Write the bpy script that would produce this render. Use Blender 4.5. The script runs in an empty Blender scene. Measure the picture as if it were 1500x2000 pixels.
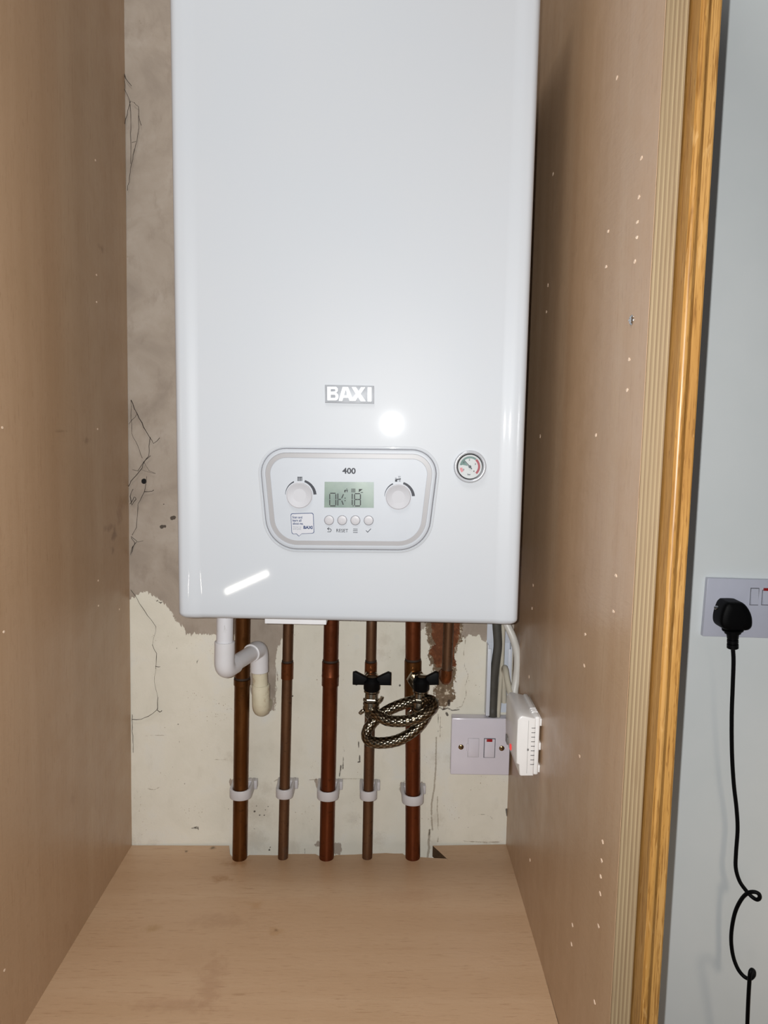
import bpy, bmesh, math, random
import numpy as np
from mathutils import Vector, Matrix
random.seed(7)
PI = math.pi
SC = bpy.context.scene
COL = SC.collection

# ------------------------------------------------------------------ camera model (photo 1500x2000)
F = 1481.0
D = 1.11          # camera to back wall
H = 1.40          # camera height
def _u(v): v = np.array(v, float); return v / np.linalg.norm(v)
_down = _u((535-750, 13900-1000, F))
_fw = np.array((748-750, 830-1000, F)); _fw = _fw/np.linalg.norm(_fw); _fw = _u(_fw-_down*(_fw@_down))
_right = np.cross(_down, _fw)
RM = np.array([_right, _fw, -_down])
CAM = np.array((0.0, -D, H))
def ray(px, py): return RM @ np.array((px-750.0, py-1000.0, F))
def onY(px, py, y):
    d = ray(px, py); return Vector(CAM + d*((y+D)/d[1]))
def onX(px, py, x):
    d = ray(px, py); return Vector(CAM + d*(x/d[0]))
def onZ(px, py, z):
    d = ray(px, py); return Vector(CAM + d*((z-H)/d[2]))
def onP(px, py, p, n):
    d = ray(px, py); n = np.array(n); return Vector(CAM + d*(((np.array(p)-CAM)@n)/(d@n)))

# ------------------------------------------------------------------ materials
def lin(r, g, b):
    f = lambda c: c/12.92 if c <= .04045 else ((c+.055)/1.055)**2.4
    return (f(r/255), f(g/255), f(b/255), 1)
class NT:
    def __init__(s, name):
        s.m = bpy.data.materials.new(name); s.m.use_nodes = True
        s.t = s.m.node_tree; s.b = s.t.nodes['Principled BSDF']
    def n(s, typ, **kw):
        x = s.t.nodes.new(typ)
        for k, v in kw.items():
            if k.startswith('i_'):
                key = k[2:]; key = int(key) if key.isdigit() else key.replace('_', ' ')
                if hasattr(v, 'is_output') or isinstance(v, bpy.types.NodeSocket): s.t.links.new(v, x.inputs[key])
                else: x.inputs[key].default_value = v
            else: setattr(x, k, v)
        return x
    def l(s, a, b): s.t.links.new(a, b)
    def obj(s, scale=(1,1,1)):
        tc = s.n('ShaderNodeTexCoord'); mp = s.n('ShaderNodeMapping')
        mp.inputs['Scale'].default_value = scale; s.l(tc.outputs['Object'], mp.inputs[0]); return mp.outputs[0]
    def noise(s, vec, scale, detail=3, rough=.55, dist=0):
        x = s.n('ShaderNodeTexNoise'); x.inputs['Scale'].default_value = scale; x.inputs['Detail'].default_value = detail
        x.inputs['Roughness'].default_value = rough; x.inputs['Distortion'].default_value = dist
        s.l(vec, x.inputs['Vector']); return x.outputs['Fac']
    def ramp(s, fac, stops, interp='LINEAR'):
        x = s.n('ShaderNodeValToRGB'); cr = x.color_ramp; cr.interpolation = interp
        while len(cr.elements) < len(stops): cr.elements.new(.5)
        for e, (p, c) in zip(cr.elements, stops): e.position = p; e.color = c if len(c) == 4 else (*c, 1)
        s.l(fac, x.inputs[0]); return x.outputs[0]
    def mix(s, fac, a, b, blend='MIX'):
        x = s.n('ShaderNodeMix', data_type='RGBA', blend_type=blend)
        for v, k in ((fac, 0), (a, 6), (b, 7)):
            if isinstance(v, bpy.types.NodeSocket): s.l(v, x.inputs[k])
            else: x.inputs[k].default_value = v
        return x.outputs[2]
    def math(s, op, a, b=0.0, c=0.0, clamp=False):
        x = s.n('ShaderNodeMath', operation=op, use_clamp=clamp)
        for k, v in enumerate((a, b, c)):
            if isinstance(v, bpy.types.NodeSocket): s.l(v, x.inputs[k])
            else: x.inputs[k].default_value = v
        return x.outputs[0]
    def step(s, v, lo, hi):
        x = s.n('ShaderNodeMapRange', interpolation_type='SMOOTHSTEP')
        s.l(v, x.inputs[0]); x.inputs[1].default_value = lo; x.inputs[2].default_value = hi; return x.outputs[0]
    def bump(s, h, strength=.3, dist=.001):
        x = s.n('ShaderNodeBump'); x.inputs['Strength'].default_value = strength; x.inputs['Distance'].default_value = dist
        s.l(h, x.inputs['Height']); s.l(x.outputs[0], s.b.inputs['Normal']); return x
    def set(s, col=None, rough=None, metal=None, spec=None, coat=None, coatr=None):
        for v, k in ((col, 'Base Color'), (rough, 'Roughness'), (metal, 'Metallic'), (spec, 'Specular IOR Level'), (coat, 'Coat Weight'), (coatr, 'Coat Roughness')):
            if v is None: continue
            if isinstance(v, bpy.types.NodeSocket): s.l(v, s.b.inputs[k])
            else: s.b.inputs[k].default_value = v
        return s
    def white(s, nm):  # attribute float
        x = s.n('ShaderNodeAttribute'); x.attribute_name = nm; return x.outputs['Fac']
    def spots(s, base, lst, vec, nz):
        """irregular stains: (centre, radii, colour, strength)"""
        for (c, r, colr, st) in lst:
            mp = s.n('ShaderNodeMapping', vector_type='TEXTURE'); mp.inputs['Location'].default_value = c; mp.inputs['Scale'].default_value = r
            s.l(vec, mp.inputs[0]); ln = s.n('ShaderNodeVectorMath', operation='LENGTH'); s.l(mp.outputs[0], ln.inputs[0])
            d = s.math('ADD', ln.outputs['Value'], s.math('MULTIPLY', s.math('SUBTRACT', nz, .5), 2.6))
            k = s.math('MULTIPLY', s.step(d, 1.15, .1), st*.8)
            base = s.mix(k, base, colr)
        return base

M = {}
def plain(name, rgb, rough=.5, metal=0, spec=.5, var=.06, vs=40, bump=0, bs=200, coat=0):
    t = NT(name); v = t.obj(); c = lin(*rgb)
    nz = t.noise(v, vs, 4)
    dk = tuple(x*(1-var) for x in c[:3])+(1,); lt = tuple(min(1, x*(1+var)) for x in c[:3])+(1,)
    t.set(t.ramp(nz, [(.3, dk), (.7, lt)]), rough, metal, spec, coat, .06)
    if bump: t.bump(t.noise(v, bs, 3), bump, .0006)
    M[name] = t.m; return t

def beech(name, grain, tone=1.0, spots=(), gloss=.34):
    """beech-effect melamine: tiny streaks along the grain axis"""
    t = NT(name)
    sc = {'z': (1, 1, .045), 'x': (.05, 1, 1)}[grain]
    v0 = t.obj(); v = t.obj(sc)
    broad = t.noise(v, 26, 3, .5, .3); fine = t.noise(v, 330, 3, .6); dash = t.noise(t.obj({'z': (1, 1, .09), 'x': (.07, 1, 1)}[grain]), 620, 2, .5)
    f = lambda r, g, b: tuple(x*tone*k for x, k in zip(lin(r, g, b)[:3], (1, .96, .86)))+(1,)
    base = t.ramp(broad, [(.3, f(208, 173, 142)), (.55, f(214, 180, 150)), (.75, f(219, 187, 158))])
    base = t.mix(t.step(fine, .55, .75), base, f(203, 167, 136))
    base = t.mix(t.math('MULTIPLY', t.step(dash, .62, .70), .5 if grain == 'x' else .4), base, f(176, 138, 108))
    big = t.noise(v0, 7, 3)
    base = t.mix(t.math('MULTIPLY', t.step(big, .5, .72), .22), base, f(198, 164, 130))
    if spots: base = t.spots(base, spots, v0, t.noise(v0, 85, 5, .65))
    t.set(base, t.ramp(t.noise(v0, 30, 3), [(.3, (gloss-.05,)*3), (.7, (gloss+.06,)*3)]), 0, .5)
    mp = t.obj({'z': (1, .3, 1), 'x': (.35, 1, 1)}[grain])
    t.bump(t.noise(mp, 230, 3, .6), .3, .0007)
    M[name] = t.m

beech('beech_panel', 'z', .60)
t = NT('chipped'); v = t.obj(); t.set(t.ramp(t.noise(v, 300), [(.3, lin(214, 186, 160)), (.7, lin(236, 214, 192))]), .6); M['chipped'] = t.m

# plywood edge: vertical plies across X
t = NT('ply_edge'); v = t.obj()
sx = t.n('ShaderNodeSeparateXYZ'); t.l(v, sx.inputs[0])
nz = t.noise(t.obj((1, 1, .02)), 40, 3); nz2 = t.noise(t.obj((1, 1, .03)), 700, 3, .7)
u = t.math('ADD', sx.outputs[0], t.math('MULTIPLY', t.math('SUBTRACT', nz, .5), .0007))
w = t.math('FRACT', t.math('DIVIDE', u, .0033))
w2 = t.noise(t.obj((1, .001, .01)), 560, 1, .5)
c = t.ramp(w, [(0, lin(106, 86, 63)), (.08, lin(110, 90, 66)), (.2, lin(139, 121, 93)), (.42, lin(130, 110, 85)), (.5, lin(155, 137, 106)), (.62, lin(156, 139, 107)), (.72, lin(121, 101, 78)), (.95, lin(127, 107, 82)), (1, lin(106, 86, 63))])
c = t.mix(t.math('MULTIPLY', t.step(w2, .35, .7), .55), c, lin(132, 113, 86))
c = t.mix(t.math('MULTIPLY', t.step(nz2, .5, .75), .35), c, lin(106, 81, 58))
t.set(c, .6, 0, .3); t.bump(nz2, .2, .0005); M['ply_edge'] = t.m

# oak
t = NT('oak'); v = t.obj((1, 1, .05)); v0 = t.obj()
br = t.noise(v, 60, 4, .6, 1.2); fi = t.noise(t.obj((1, 1, .03)), 800, 3, .6); fig = t.noise(t.obj((1, 1, .12)), 110, 3, .6, 2.0)
c = t.ramp(br, [(.25, lin(129, 87, 38)), (.5, lin(156, 114, 58)), (.75, lin(167, 127, 74))])
c = t.mix(t.math('MULTIPLY', t.step(fi, .5, .66), .68), c, lin(101, 62, 21))
c = t.mix(t.math('MULTIPLY', t.step(t.noise(t.obj((1, 1, .09)), 760, 2, .5), .62, .69), .45), c, lin(89, 54, 19))
c = t.mix(t.math('MULTIPLY', t.step(fig, .6, .7), .5), c, lin(179, 142, 92))
t.set(c, .38, 0, .45); t.bump(fi, .12, .0004); M['oak'] = t.m

# boiler enamel
t = NT('enamel'); v = t.obj()
t.set(t.ramp(t.noise(v, 6, 2), [(.3, lin(178, 182, 187)), (.7, lin(180, 183, 187))]), .45, 0, .3, .4, .04)
t.bump(t.noise(v, 350, 2), .035, .0004); M['enamel'] = t.m
plain('white_plastic', (216, 216, 218), .3, 0, .5, .02)
plain('panel_white', (168, 172, 178), .45, 0, .5, .015)
plain('band_grey', (146, 144, 145), .4, 0, .5, .02)
plain('button_plastic', (164, 162, 165), .38, 0, .5, .02)
plain('knob_plastic', (178, 178, 182), .55, 0, .3, .01, 40, 0, 200, .3)
plain('seam', (104, 104, 110), .6)
plain('ink', (40, 42, 50), .5, 0, .3)
plain('ink_navy', (24, 48, 92), .5, 0, .3)
plain('ink_grey', (112, 116, 124), .5, 0, .3)
plain('sticker', (178, 179, 184), .35, 0, .5, .01)
plain('lcd_ink', (22, 24, 24), .5, 0, .3)
t = NT('lcd'); v = t.obj(); gx = t.n('ShaderNodeSeparateXYZ'); t.l(v, gx.inputs[0])
t.set(t.ramp(t.noise(v, 45, 2), [(.3, lin(82, 103, 93)), (.7, lin(110, 127, 114))]), .3, 0, .5); M['lcd'] = t.m
plain('silver_foil', (150, 153, 158), .45, 0, .5, .1, 90)
plain('bright_letter', (246, 248, 250), .25, 0, .6, .01)
plain('gauge_dial', (172, 175, 175), .5, 0, .5, .02)
plain('gauge_black', (20, 21, 24), .3)
plain('gauge_ring', (180, 183, 188), .18, .25, .6, .02)
plain('gauge_red', (134, 34, 48), .5); plain('gauge_green', (78, 108, 102), .5, 0, .5, .3, 900); plain('needle', (44, 54, 58), .5)
plain('gauge_pink', (178, 112, 118), .5)

# copper
def copper(name, a, b, c_, patina=0.0, rough=.36):
    t = NT(name); v = t.obj((1, 1, .12)); v0 = t.obj()
    n1 = t.noise(v, 55, 4, .6, .4); n2 = t.noise(v0, 130, 4, .65)
    c = t.ramp(n1, [(.3, lin(*a)), (.52, lin(*b)), (.72, lin(*c_))])
    c = t.mix(t.math('MULTIPLY', t.step(n2, .56, .72), .5), c, lin(44, 24, 12))
    if patina: c = t.mix(t.math('MULTIPLY', t.step(t.noise(t.obj((1, 1, .3)), 60, 4), .55, .7), patina), c, lin(96, 110, 110))
    t.set(c, t.ramp(n2, [(.3, (rough-.06,)*3), (.7, (rough+.12,)*3)]), .82, .5); t.bump(n2, .06, .0005); M[name] = t.m
copper('copper_brown', (80, 47, 19), (98, 60, 26), (118, 76, 38))
copper('copper_red', (88, 44, 22), (106, 54, 28), (124, 70, 38))
copper('copper_dull', (92, 64, 44), (108, 78, 56), (124, 92, 66), .25, .45)
copper('copper_fitting', (104, 58, 30), (124, 72, 40), (148, 92, 54), 0, .3)
plain('flux', (44, 30, 20), .7, 0, .3)
plain('nickel', (150, 140, 124), .2, 1, .5, .12, 60)
plain('black_plastic', (5, 5, 6), .55, 0, .12, .1)
plain('black_rubber', (5, 5, 7), .55, 0, .15, .1)
plain('clip_plastic', (186, 183, 184), .4, 0, .5, .04)
plain('pvc_white', (205, 204, 206), .36, 0, .5, .03)
t = plain('pvc_old', (196, 188, 160), .4, 0, .5, .06, 30)
v0 = t.obj(); 
base = t.ramp(t.noise(v0, 25, 4), [(.35, lin(190, 182, 156)), (.7, lin(212, 206, 184))])
base = t.mix(t.math('MULTIPLY', t.step(t.noise(v0, 55, 4, .7), .56, .7), .55), base, lin(140, 104, 62)); t.set(base)
t = plain('pvc_scuffed', (205, 205, 208), .4, 0, .5, .03)
v1 = t.obj((1, 1, .4)); base = t.mix(t.math('MULTIPLY', t.step(t.noise(v1, 90, 5, .7), .58, .7), .45), lin(206, 206, 210), lin(140, 136, 124)); t.set(base)
plain('plate_lilac', (205, 200, 208), .16, 0, .5, .015)
plain('socket_plate', (198, 200, 214), .3, 0, .5, .02)
plain('red_neon', (150, 30, 34), .25)
plain('brass_screw', (150, 128, 92), .25, 1)
plain('screw_zinc', (196, 198, 200), .2, 1)
plain('cable_grey', (68, 66, 61), .5, 0, .4, .12, 60)
plain('cable_white', (192, 190, 184), .4, 0, .5, .04)
plain('cable_cream', (182, 176, 160), .42, 0, .5, .05)
plain('trunking', (196, 200, 208), .35, 0, .5, .03)
plain('stat_white', (222, 220, 218), .26, 0, .5, .01)
plain('stat_dark', (38, 36, 36), .6); plain('stat_grey', (120, 118, 116), .4)
t = NT('led'); t.set(lin(190, 60, 60), .3); t.b.inputs['Emission Color'].default_value = lin(255, 60, 60); t.b.inputs['Emission Strength'].default_value = .5; M['led'] = t.m
plain('web', (58, 52, 48), .9, 0, .1)
plain('shaded_raw_edge', (84, 64, 44), .8, 0, .2, .2, 300)  # raw cut faces of the base, with the notch gap's shade in the colour
plain('dark_gap', (30, 24, 20), .8)

# braided hose: woven strands follow the tube's own UV
t = NT('braid'); h = t.white('weave')
t.set(t.ramp(h, [(.0, lin(24, 20, 16)), (.25, lin(104, 95, 80)), (1, lin(168, 158, 140))]), .2, 1, .5); M['braid'] = t.m

# back wall: cream paint, bare plaster, brick, all ragged-edged from distance attributes on the mesh
t = NT('wall_plaster'); v = t.obj(); vz = t.obj((1, 1, .5))
rag = t.noise(v, 160, 5, .7); rag2 = t.noise(t.obj((1, 1, .25)), 260, 4, .7)
cl = t.noise(v, 14, 5, .6, .5); cl2 = t.noise(vz, 45, 5, .65)
tan = t.ramp(cl, [(.3, lin(140, 128, 116)), (.5, lin(154, 142, 129)), (.7, lin(164, 153, 141))])
tan = t.mix(t.math('MULTIPLY', t.step(cl2, .52, .7), .35), tan, lin(128, 114, 102))
cream = t.ramp(cl, [(.3, lin(206, 201, 186)), (.55, lin(213, 208, 194)), (.75, lin(210, 208, 200))])
cream = t.mix(t.math('MULTIPLY', t.step(cl2, .54, .74), .3), cream, lin(192, 186, 171))
speck = t.noise(v, 420, 3, .6); patch = t.noise(v, 18, 2)
cream = t.mix(t.math('MULTIPLY', t.step(speck, .66, .72), t.step(patch, .5, .62)), cream, lin(128, 104, 74))
rr = t.math('MULTIPLY', t.math('SUBTRACT', rag, .5), .012); rr2 = t.math('MULTIPLY', t.math('SUBTRACT', rag2, .5), .016)
k_tan = t.step(t.math('ADD', t.white('sd_tan'), rr2), .0004, -.0004)
k_mor = t.step(t.math('ADD', t.white('sd_mortar'), t.math('MULTIPLY', rr, 1.9)), .0005, -.0005)
k_bri = t.step(t.math('ADD', t.white('sd_brick'), rr), .0005, -.0005)
k_mrk = t.step(t.math('ADD', t.white('sd_mark'), t.math('MULTIPLY', rr, .16)), .0004, -.0004)
k_sta = t.step(t.math('ADD', t.white('sd_stain_patch'), t.math('MULTIPLY', rr, 3.0)), .008, -.010)
k_lin = t.step(t.math('ADD', t.white('sd_line'), t.math('MULTIPLY', rr, .22)), .0004, -.0004)
c = t.mix(k_tan, cream, tan)
c = t.mix(t.math('MULTIPLY', k_sta, .22), c, lin(150, 134, 112))
mor = t.ramp(t.noise(v, 120, 4, .7), [(.35, lin(96, 80, 62)), (.55, lin(118, 100, 80)), (.64, lin(196, 184, 164))])
c = t.mix(k_mor, c, mor)
bri = t.ramp(t.noise(v, 90, 4, .7), [(.3, lin(76, 42, 22)), (.55, lin(104, 58, 30)), (.72, lin(140, 104, 78))])
c = t.mix(k_bri, c, bri)
c = t.mix(t.math('MULTIPLY', k_lin, .6), c, lin(120, 104, 84))
c = t.mix(t.math('MULTIPLY', k_mrk, .85), c, lin(46, 36, 28))
c = t.mix(t.step(t.white('sd_hole'), .0004, -.0004), c, lin(10, 8, 8))
t.set(c, .7, 0, .25)
hh = t.math('ADD', t.math('MULTIPLY', k_tan, -.5), t.math('MULTIPLY', t.math('ADD', k_mor, k_bri), -1.2))
hh = t.math('ADD', hh, t.math('MULTIPLY', rag, .5)); hh = t.math('ADD', hh, t.math('MULTIPLY', k_mrk, -.8))
t.bump(hh, .35, .0016); M['wall_plaster'] = t.m

t = NT('wall_paint'); v = t.obj()
t.set(t.ramp(t.noise(v, 9, 4), [(.3, lin(226, 231, 231)), (.7, lin(231, 235, 235))]), .6, 0, .3); t.bump(t.noise(v, 260, 4), .12, .0006); M['wall_paint'] = t.m
t = NT('floor_boards'); v = t.obj((1, .06, 1)); t.set(t.ramp(t.noise(v, 40, 4), [(.3, lin(120, 96, 72)), (.7, lin(150, 122, 94))]), .45); M['floor_boards'] = t.m

# ------------------------------------------------------------------ mesh builder
ORIG = {}
class MB:
    def __init__(s): s.bm = bmesh.new(); s.mi = 0; s.uvl = None
    def _join(s, tb, mi=None):
        for f in tb.faces: f.material_index = s.mi if mi is None else mi
        me = bpy.data.meshes.new('t'); tb.to_mesh(me); tb.free(); s.bm.from_mesh(me); bpy.data.meshes.remove(me); return s
    def box(s, a, b, bev=0, seg=2, rot=None, pivot=None):
        tb = bmesh.new(); bmesh.ops.create_cube(tb, size=1)
        a = Vector(a); b = Vector(b); c = (a+b)/2; d = b-a
        for v in tb.verts: v.co = Vector((v.co.x*d.x, v.co.y*d.y, v.co.z*d.z))+c
        if bev: bmesh.ops.bevel(tb, geom=tb.edges[:], offset=bev, segments=seg, affect='EDGES', profile=.5, clamp_overlap=True)
        if rot is not None:
            p = Vector(pivot) if pivot is not None else c
            for v in tb.verts: v.co = rot @ (v.co-p) + p
        return s._join(tb)
    def prism(s, pts, off, bev=0, seg=2, both=False):
        """planar polygon (3D points) extruded by vector off; bev rounds the rim at the far (off) end"""
        tb = bmesh.new(); off = Vector(off)
        v0 = [tb.verts.new(Vector(p)) for p in pts]; v1 = [tb.verts.new(Vector(p)+off) for p in pts]
        tb.faces.new(v0); top = tb.faces.new(v1); n = len(pts)
        for i in range(n): tb.faces.new((v0[i], v0[(i+1) % n], v1[(i+1) % n], v1[i]))
        bmesh.ops.recalc_face_normals(tb, faces=tb.faces[:])
        if bev:
            es = list(top.edges)
            if both: es += [e for e in tb.edges if all(v in v0 for v in e.verts)]
            bmesh.ops.bevel(tb, geom=es, offset=bev, segments=seg, affect='EDGES', profile=.5, clamp_overlap=True)
        return s._join(tb)
    def face(s, pts):
        tb = bmesh.new(); tb.faces.new([tb.verts.new(Vector(p)) for p in pts]); return s._join(tb)
    def strip(s, A, B, closed=True):
        tb = bmesh.new(); a = [tb.verts.new(Vector(p)) for p in A]; b = [tb.verts.new(Vector(p)) for p in B]; n = len(A)
        for i in range(n if closed else n-1): tb.faces.new((a[i], a[(i+1) % n], b[(i+1) % n], b[i]))
        return s._join(tb)
    def loft(s, rings, closed=True, cap0=False, cap1=False):
        tb = bmesh.new(); R = [[tb.verts.new(Vector(p)) for p in r] for r in rings]; n = len(R[0])
        for A, B in zip(R[:-1], R[1:]):
            for i in range(n if closed else n-1): tb.faces.new((A[i], A[(i+1) % n], B[(i+1) % n], B[i]))
        if cap0: tb.faces.new(R[0])
        if cap1: tb.faces.new(R[-1])
        bmesh.ops.recalc_face_normals(tb, faces=tb.faces[:])
        return s._join(tb)
    def tube(s, pts, rad, seg=20, caps=True, uv=False, flat=1.0):
        pts = [Vector(p) for p in pts]; n = len(pts)
        R = rad if hasattr(rad, '__len__') else [rad]*n
        tb = bmesh.new(); T = []
        for i in range(n):
            d = (pts[min(i+1, n-1)]-pts[max(i-1, 0)]); T.append(d.normalized() if d.length > 1e-9 else (T[-1] if T else Vector((0, 0, 1))))
        ref = Vector((0, 1, 0)) if abs(T[0].y) < .9 else Vector((1, 0, 0))
        nx = (ref-T[0]*ref.dot(T[0])).normalized(); rings = []; length = [0]
        for i in range(n):
            if i:
                nx = (nx-T[i]*nx.dot(T[i])); nx.normalize(); length.append(length[-1]+(pts[i]-pts[i-1]).length)
            by = T[i].cross(nx)
            rings.append([tb.verts.new(pts[i]+(nx*math.cos(2*PI*k/seg)*flat+by*math.sin(2*PI*k/seg))*R[i]) for k in range(seg)])
        L = tb.loops.layers.uv.new('UVMap') if uv else None
        for i in range(n-1):
            for k in range(seg):
                f = tb.faces.new((rings[i][k], rings[i][(k+1) % seg], rings[i+1][(k+1) % seg], rings[i+1][k])); f.smooth = True
                if uv:
                    for lp, (uu, vv) in zip(f.loops, ((k, i), (k+1, i), (k+1, i+1), (k, i+1))): lp[L].uv = (uu/seg, length[vv])
        if caps: tb.faces.new(rings[0][::-1]); tb.faces.new(rings[-1])
        return s._join(tb)
    def lathe(s, prof, org, axis=(0, 0, 1), seg=32, cap=True):
        """profile of (radius, distance along axis)"""
        org = Vector(org); ax = Vector(axis).normalized()
        ref = Vector((1, 0, 0)) if abs(ax.x) < .9 else Vector((0, 1, 0)); nx = (ref-ax*ref.dot(ax)).normalized(); by = ax.cross(nx)
        rings = [[org+ax*h+(nx*math.cos(2*PI*k/seg)+by*math.sin(2*PI*k/seg))*max(r, 1e-5) for k in range(seg)] for r, h in prof]
        return s.loft(rings, True, cap and prof[0][0] > 1e-4, cap and prof[-1][0] > 1e-4)
    def build(s, name, mats, parent=None, smooth=35):
        mats = [M[m] for m in ([mats] if isinstance(mats, str) else mats)]
        me = bpy.data.meshes.new(name)
        o0 = ORIG.get(parent.name, Vector()) if parent else Vector()
        if o0.length: bmesh.ops.translate(s.bm, verts=s.bm.verts[:], vec=-o0)
        s.bm.to_mesh(me); s.bm.free()
        for m in mats: me.materials.append(m)
        if smooth:
            me.shade_smooth(); me.set_sharp_from_angle(angle=math.radians(smooth))
        o = bpy.data.objects.new(name, me); COL.objects.link(o)
        if parent: o.parent = parent; ORIG[o.name] = o0
        return o
def tag(o, label, cat, group=None):
    o['label'] = label; o['category'] = cat
    if group: o['group'] = group
    return o
def thing(name, label, cat, loc, group=None, local=False):
    o = bpy.data.objects.new(name, None); COL.objects.link(o); o.location = loc; o.empty_display_size = .02
    ORIG[o.name] = Vector() if local else Vector(loc)
    return tag(o, label, cat, group)
def struct(o): o['kind'] = 'structure'; return o
def smooth_path(P, sub=8):
    P = [Vector(p) for p in P]; out = []
    for i in range(len(P)-1):
        p0 = P[max(i-1, 0)]; p1 = P[i]; p2 = P[i+1]; p3 = P[min(i+2, len(P)-1)]
        for k in range(sub):
            q = k/sub
            out.append(.5*((2*p1)+(p2-p0)*q+(2*p0-5*p1+4*p2-p3)*q*q+(3*p1-p0-3*p2+p3)*q**3))
    return out+[P[-1]]
def bend(P, r, n=6):
    """polyline with rounded corners"""
    P = [Vector(p) for p in P]; out = [P[0]]
    for a, b, c in zip(P[:-2], P[1:-1], P[2:]):
        d1 = (a-b).normalized(); d2 = (c-b).normalized(); q = min(r, (a-b).length*.48, (c-b).length*.48)
        for k in range(n+1):
            w = k/n; out.append((b+d1*q)*(1-w)**2+b*2*w*(1-w)+(b+d2*q)*w*w)
    return out+[P[-1]]
def rounded(quad, rads, inset=0, n=10):
    """2D polygon with rounded corners, optionally inset"""
    P = [Vector(p) for p in quad]; m = len(P); cen = sum(P, Vector((0, 0)))/m
    L = []
    for i in range(m):
        a, b = P[i], P[(i+1) % m]; d = (b-a).normalized(); nn = Vector((-d.y, d.x))
        if nn.dot(cen-a) < 0: nn = -nn
        L.append((a+nn*inset, d))
    Q = []
    for i in range(m):
        (p, d), (q, e) = L[i-1], L[i]
        den = d.x*e.y-d.y*e.x; tt = ((q.x-p.x)*e.y-(q.y-p.y)*e.x)/den; Q.append(p+d*tt)
    out = []
    for i in range(m):
        a, b, c = Q[i-1], Q[i], Q[(i+1) % m]; d1 = (a-b).normalized(); d2 = (c-b).normalized()
        r = max(rads[i]-inset, .0004); ang = d1.angle(d2); tl = r/math.tan(ang/2); bis = (d1+d2).normalized(); o = b+bis*(r/math.sin(ang/2))
        s0 = b+d1*tl-o; s1 = b+d2*tl-o; tot = s0.angle_signed(s1)
        for k in range(n+1):
            w = -tot*k/n; out.append(o+Vector((s0.x*math.cos(w)-s0.y*math.sin(w), s0.x*math.sin(w)+s0.y*math.cos(w))))
    return out
def text_polys(body, bold=0):
    cu = bpy.data.curves.new('t', 'FONT'); cu.body = body; cu.size = 1; cu.offset = bold; cu.fill_mode = 'FRONT'; cu.resolution_u = 4
    o = bpy.data.objects.new('t', cu); COL.objects.link(o); dg = bpy.context.evaluated_depsgraph_get()
    me = bpy.data.meshes.new_from_object(o.evaluated_get(dg)); bpy.data.objects.remove(o); bpy.data.curves.remove(cu)
    vs = [Vector((v.co.x, v.co.y)) for v in me.vertices]; fs = [tuple(p.vertices) for p in me.polygons]; bpy.data.meshes.remove(me)
    x0 = min(v.x for v in vs); x1 = max(v.x for v in vs); y0 = min(v.y for v in vs); y1 = max(v.y for v in vs)
    return [Vector(((v.x-x0)/(x1-x0), (v.y-y0)/(y1-y0))) for v in vs], fs

# ------------------------------------------------------------------ reference positions
XR = onY(988, 1648, 0).x                      # inner face of the right-hand panel
LB = onY(258, 1650, 0); RB = onY(988, 1648, 0)
LF = onZ(50, 2000, LB.z)
SN = (RB-LB).cross(LF-LB).normalized()        # plane of the cupboard base
if SN.z < 0: SN = -SN
def shelf(px, py): return onP(px, py, LB, SN)
def shelf_z(x, y): return LB.z-((x-LB.x)*SN.x+(y-LB.y)*SN.y)/SN.z
LT = onY(243, 0, 0)
def left_x(z): return LB.x+(LT.x-LB.x)*(z-LB.z)/(LT.z-LB.z)
YE = onX(1255, 830, XR).y                     # front edge of the panels
TOP = 2.15

# ------------------------------------------------------------------ setting
mb = MB(); mb.box((-3, -3.2, -.05), (3, .1, 0)); struct(mb.build('floor', 'floor_boards', None, 0))

def seg_dist(P, A, B):
    d = B-A; q = np.clip(((P-A)@d)/max(d@d, 1e-12), 0, 1); return np.linalg.norm(P-(A+q[:, None]*d), axis=1)
def poly_sd(P, poly):
    n = len(poly); dist = np.full(len(P), 9.0); ins = np.zeros(len(P), bool)
    for i in range(n):
        a, b = poly[i], poly[(i+1) % n]; dist = np.minimum(dist, seg_dist(P, a, b))
        cond = ((a[1] > P[:, 1]) != (b[1] > P[:, 1]))
        if abs(b[1]-a[1]) > 1e-12:
            ins ^= cond & (P[:, 0] < (b[0]-a[0])*(P[:, 1]-a[1])/(b[1]-a[1])+a[0])
    return np.where(ins, -dist, dist)
def W(px, py): p = onY(px, py, 0); return np.array((p.x, p.z))
def Wp(l): return [W(*p) for p in l]

x0, x1 = left_x(LT.z)-.03, XR+.03
xs = np.arange(x0, x1, .0018)
zs = np.concatenate([np.arange(0.0, LB.z-.06, .05), np.arange(LB.z-.06, LB.z+.5, .0018), np.arange(LB.z+.5, 2.4, .0032)])
gx_, gz_ = np.meshgrid(xs, zs); PV = np.stack([gx_.ravel(), gz_.ravel()], 1)
nx_, nz_ = len(xs), len(zs)
idx = np.arange(nx_*nz_).reshape(nz_, nx_)
quads = np.stack([idx[:-1, :-1], idx[:-1, 1:], idx[1:, 1:], idx[1:, :-1]], -1).reshape(-1, 4)
me = bpy.data.meshes.new('wall_back')
me.vertices.add(len(PV)); co = np.zeros((len(PV), 3)); co[:, 0] = PV[:, 0]; co[:, 2] = PV[:, 1]
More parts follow.
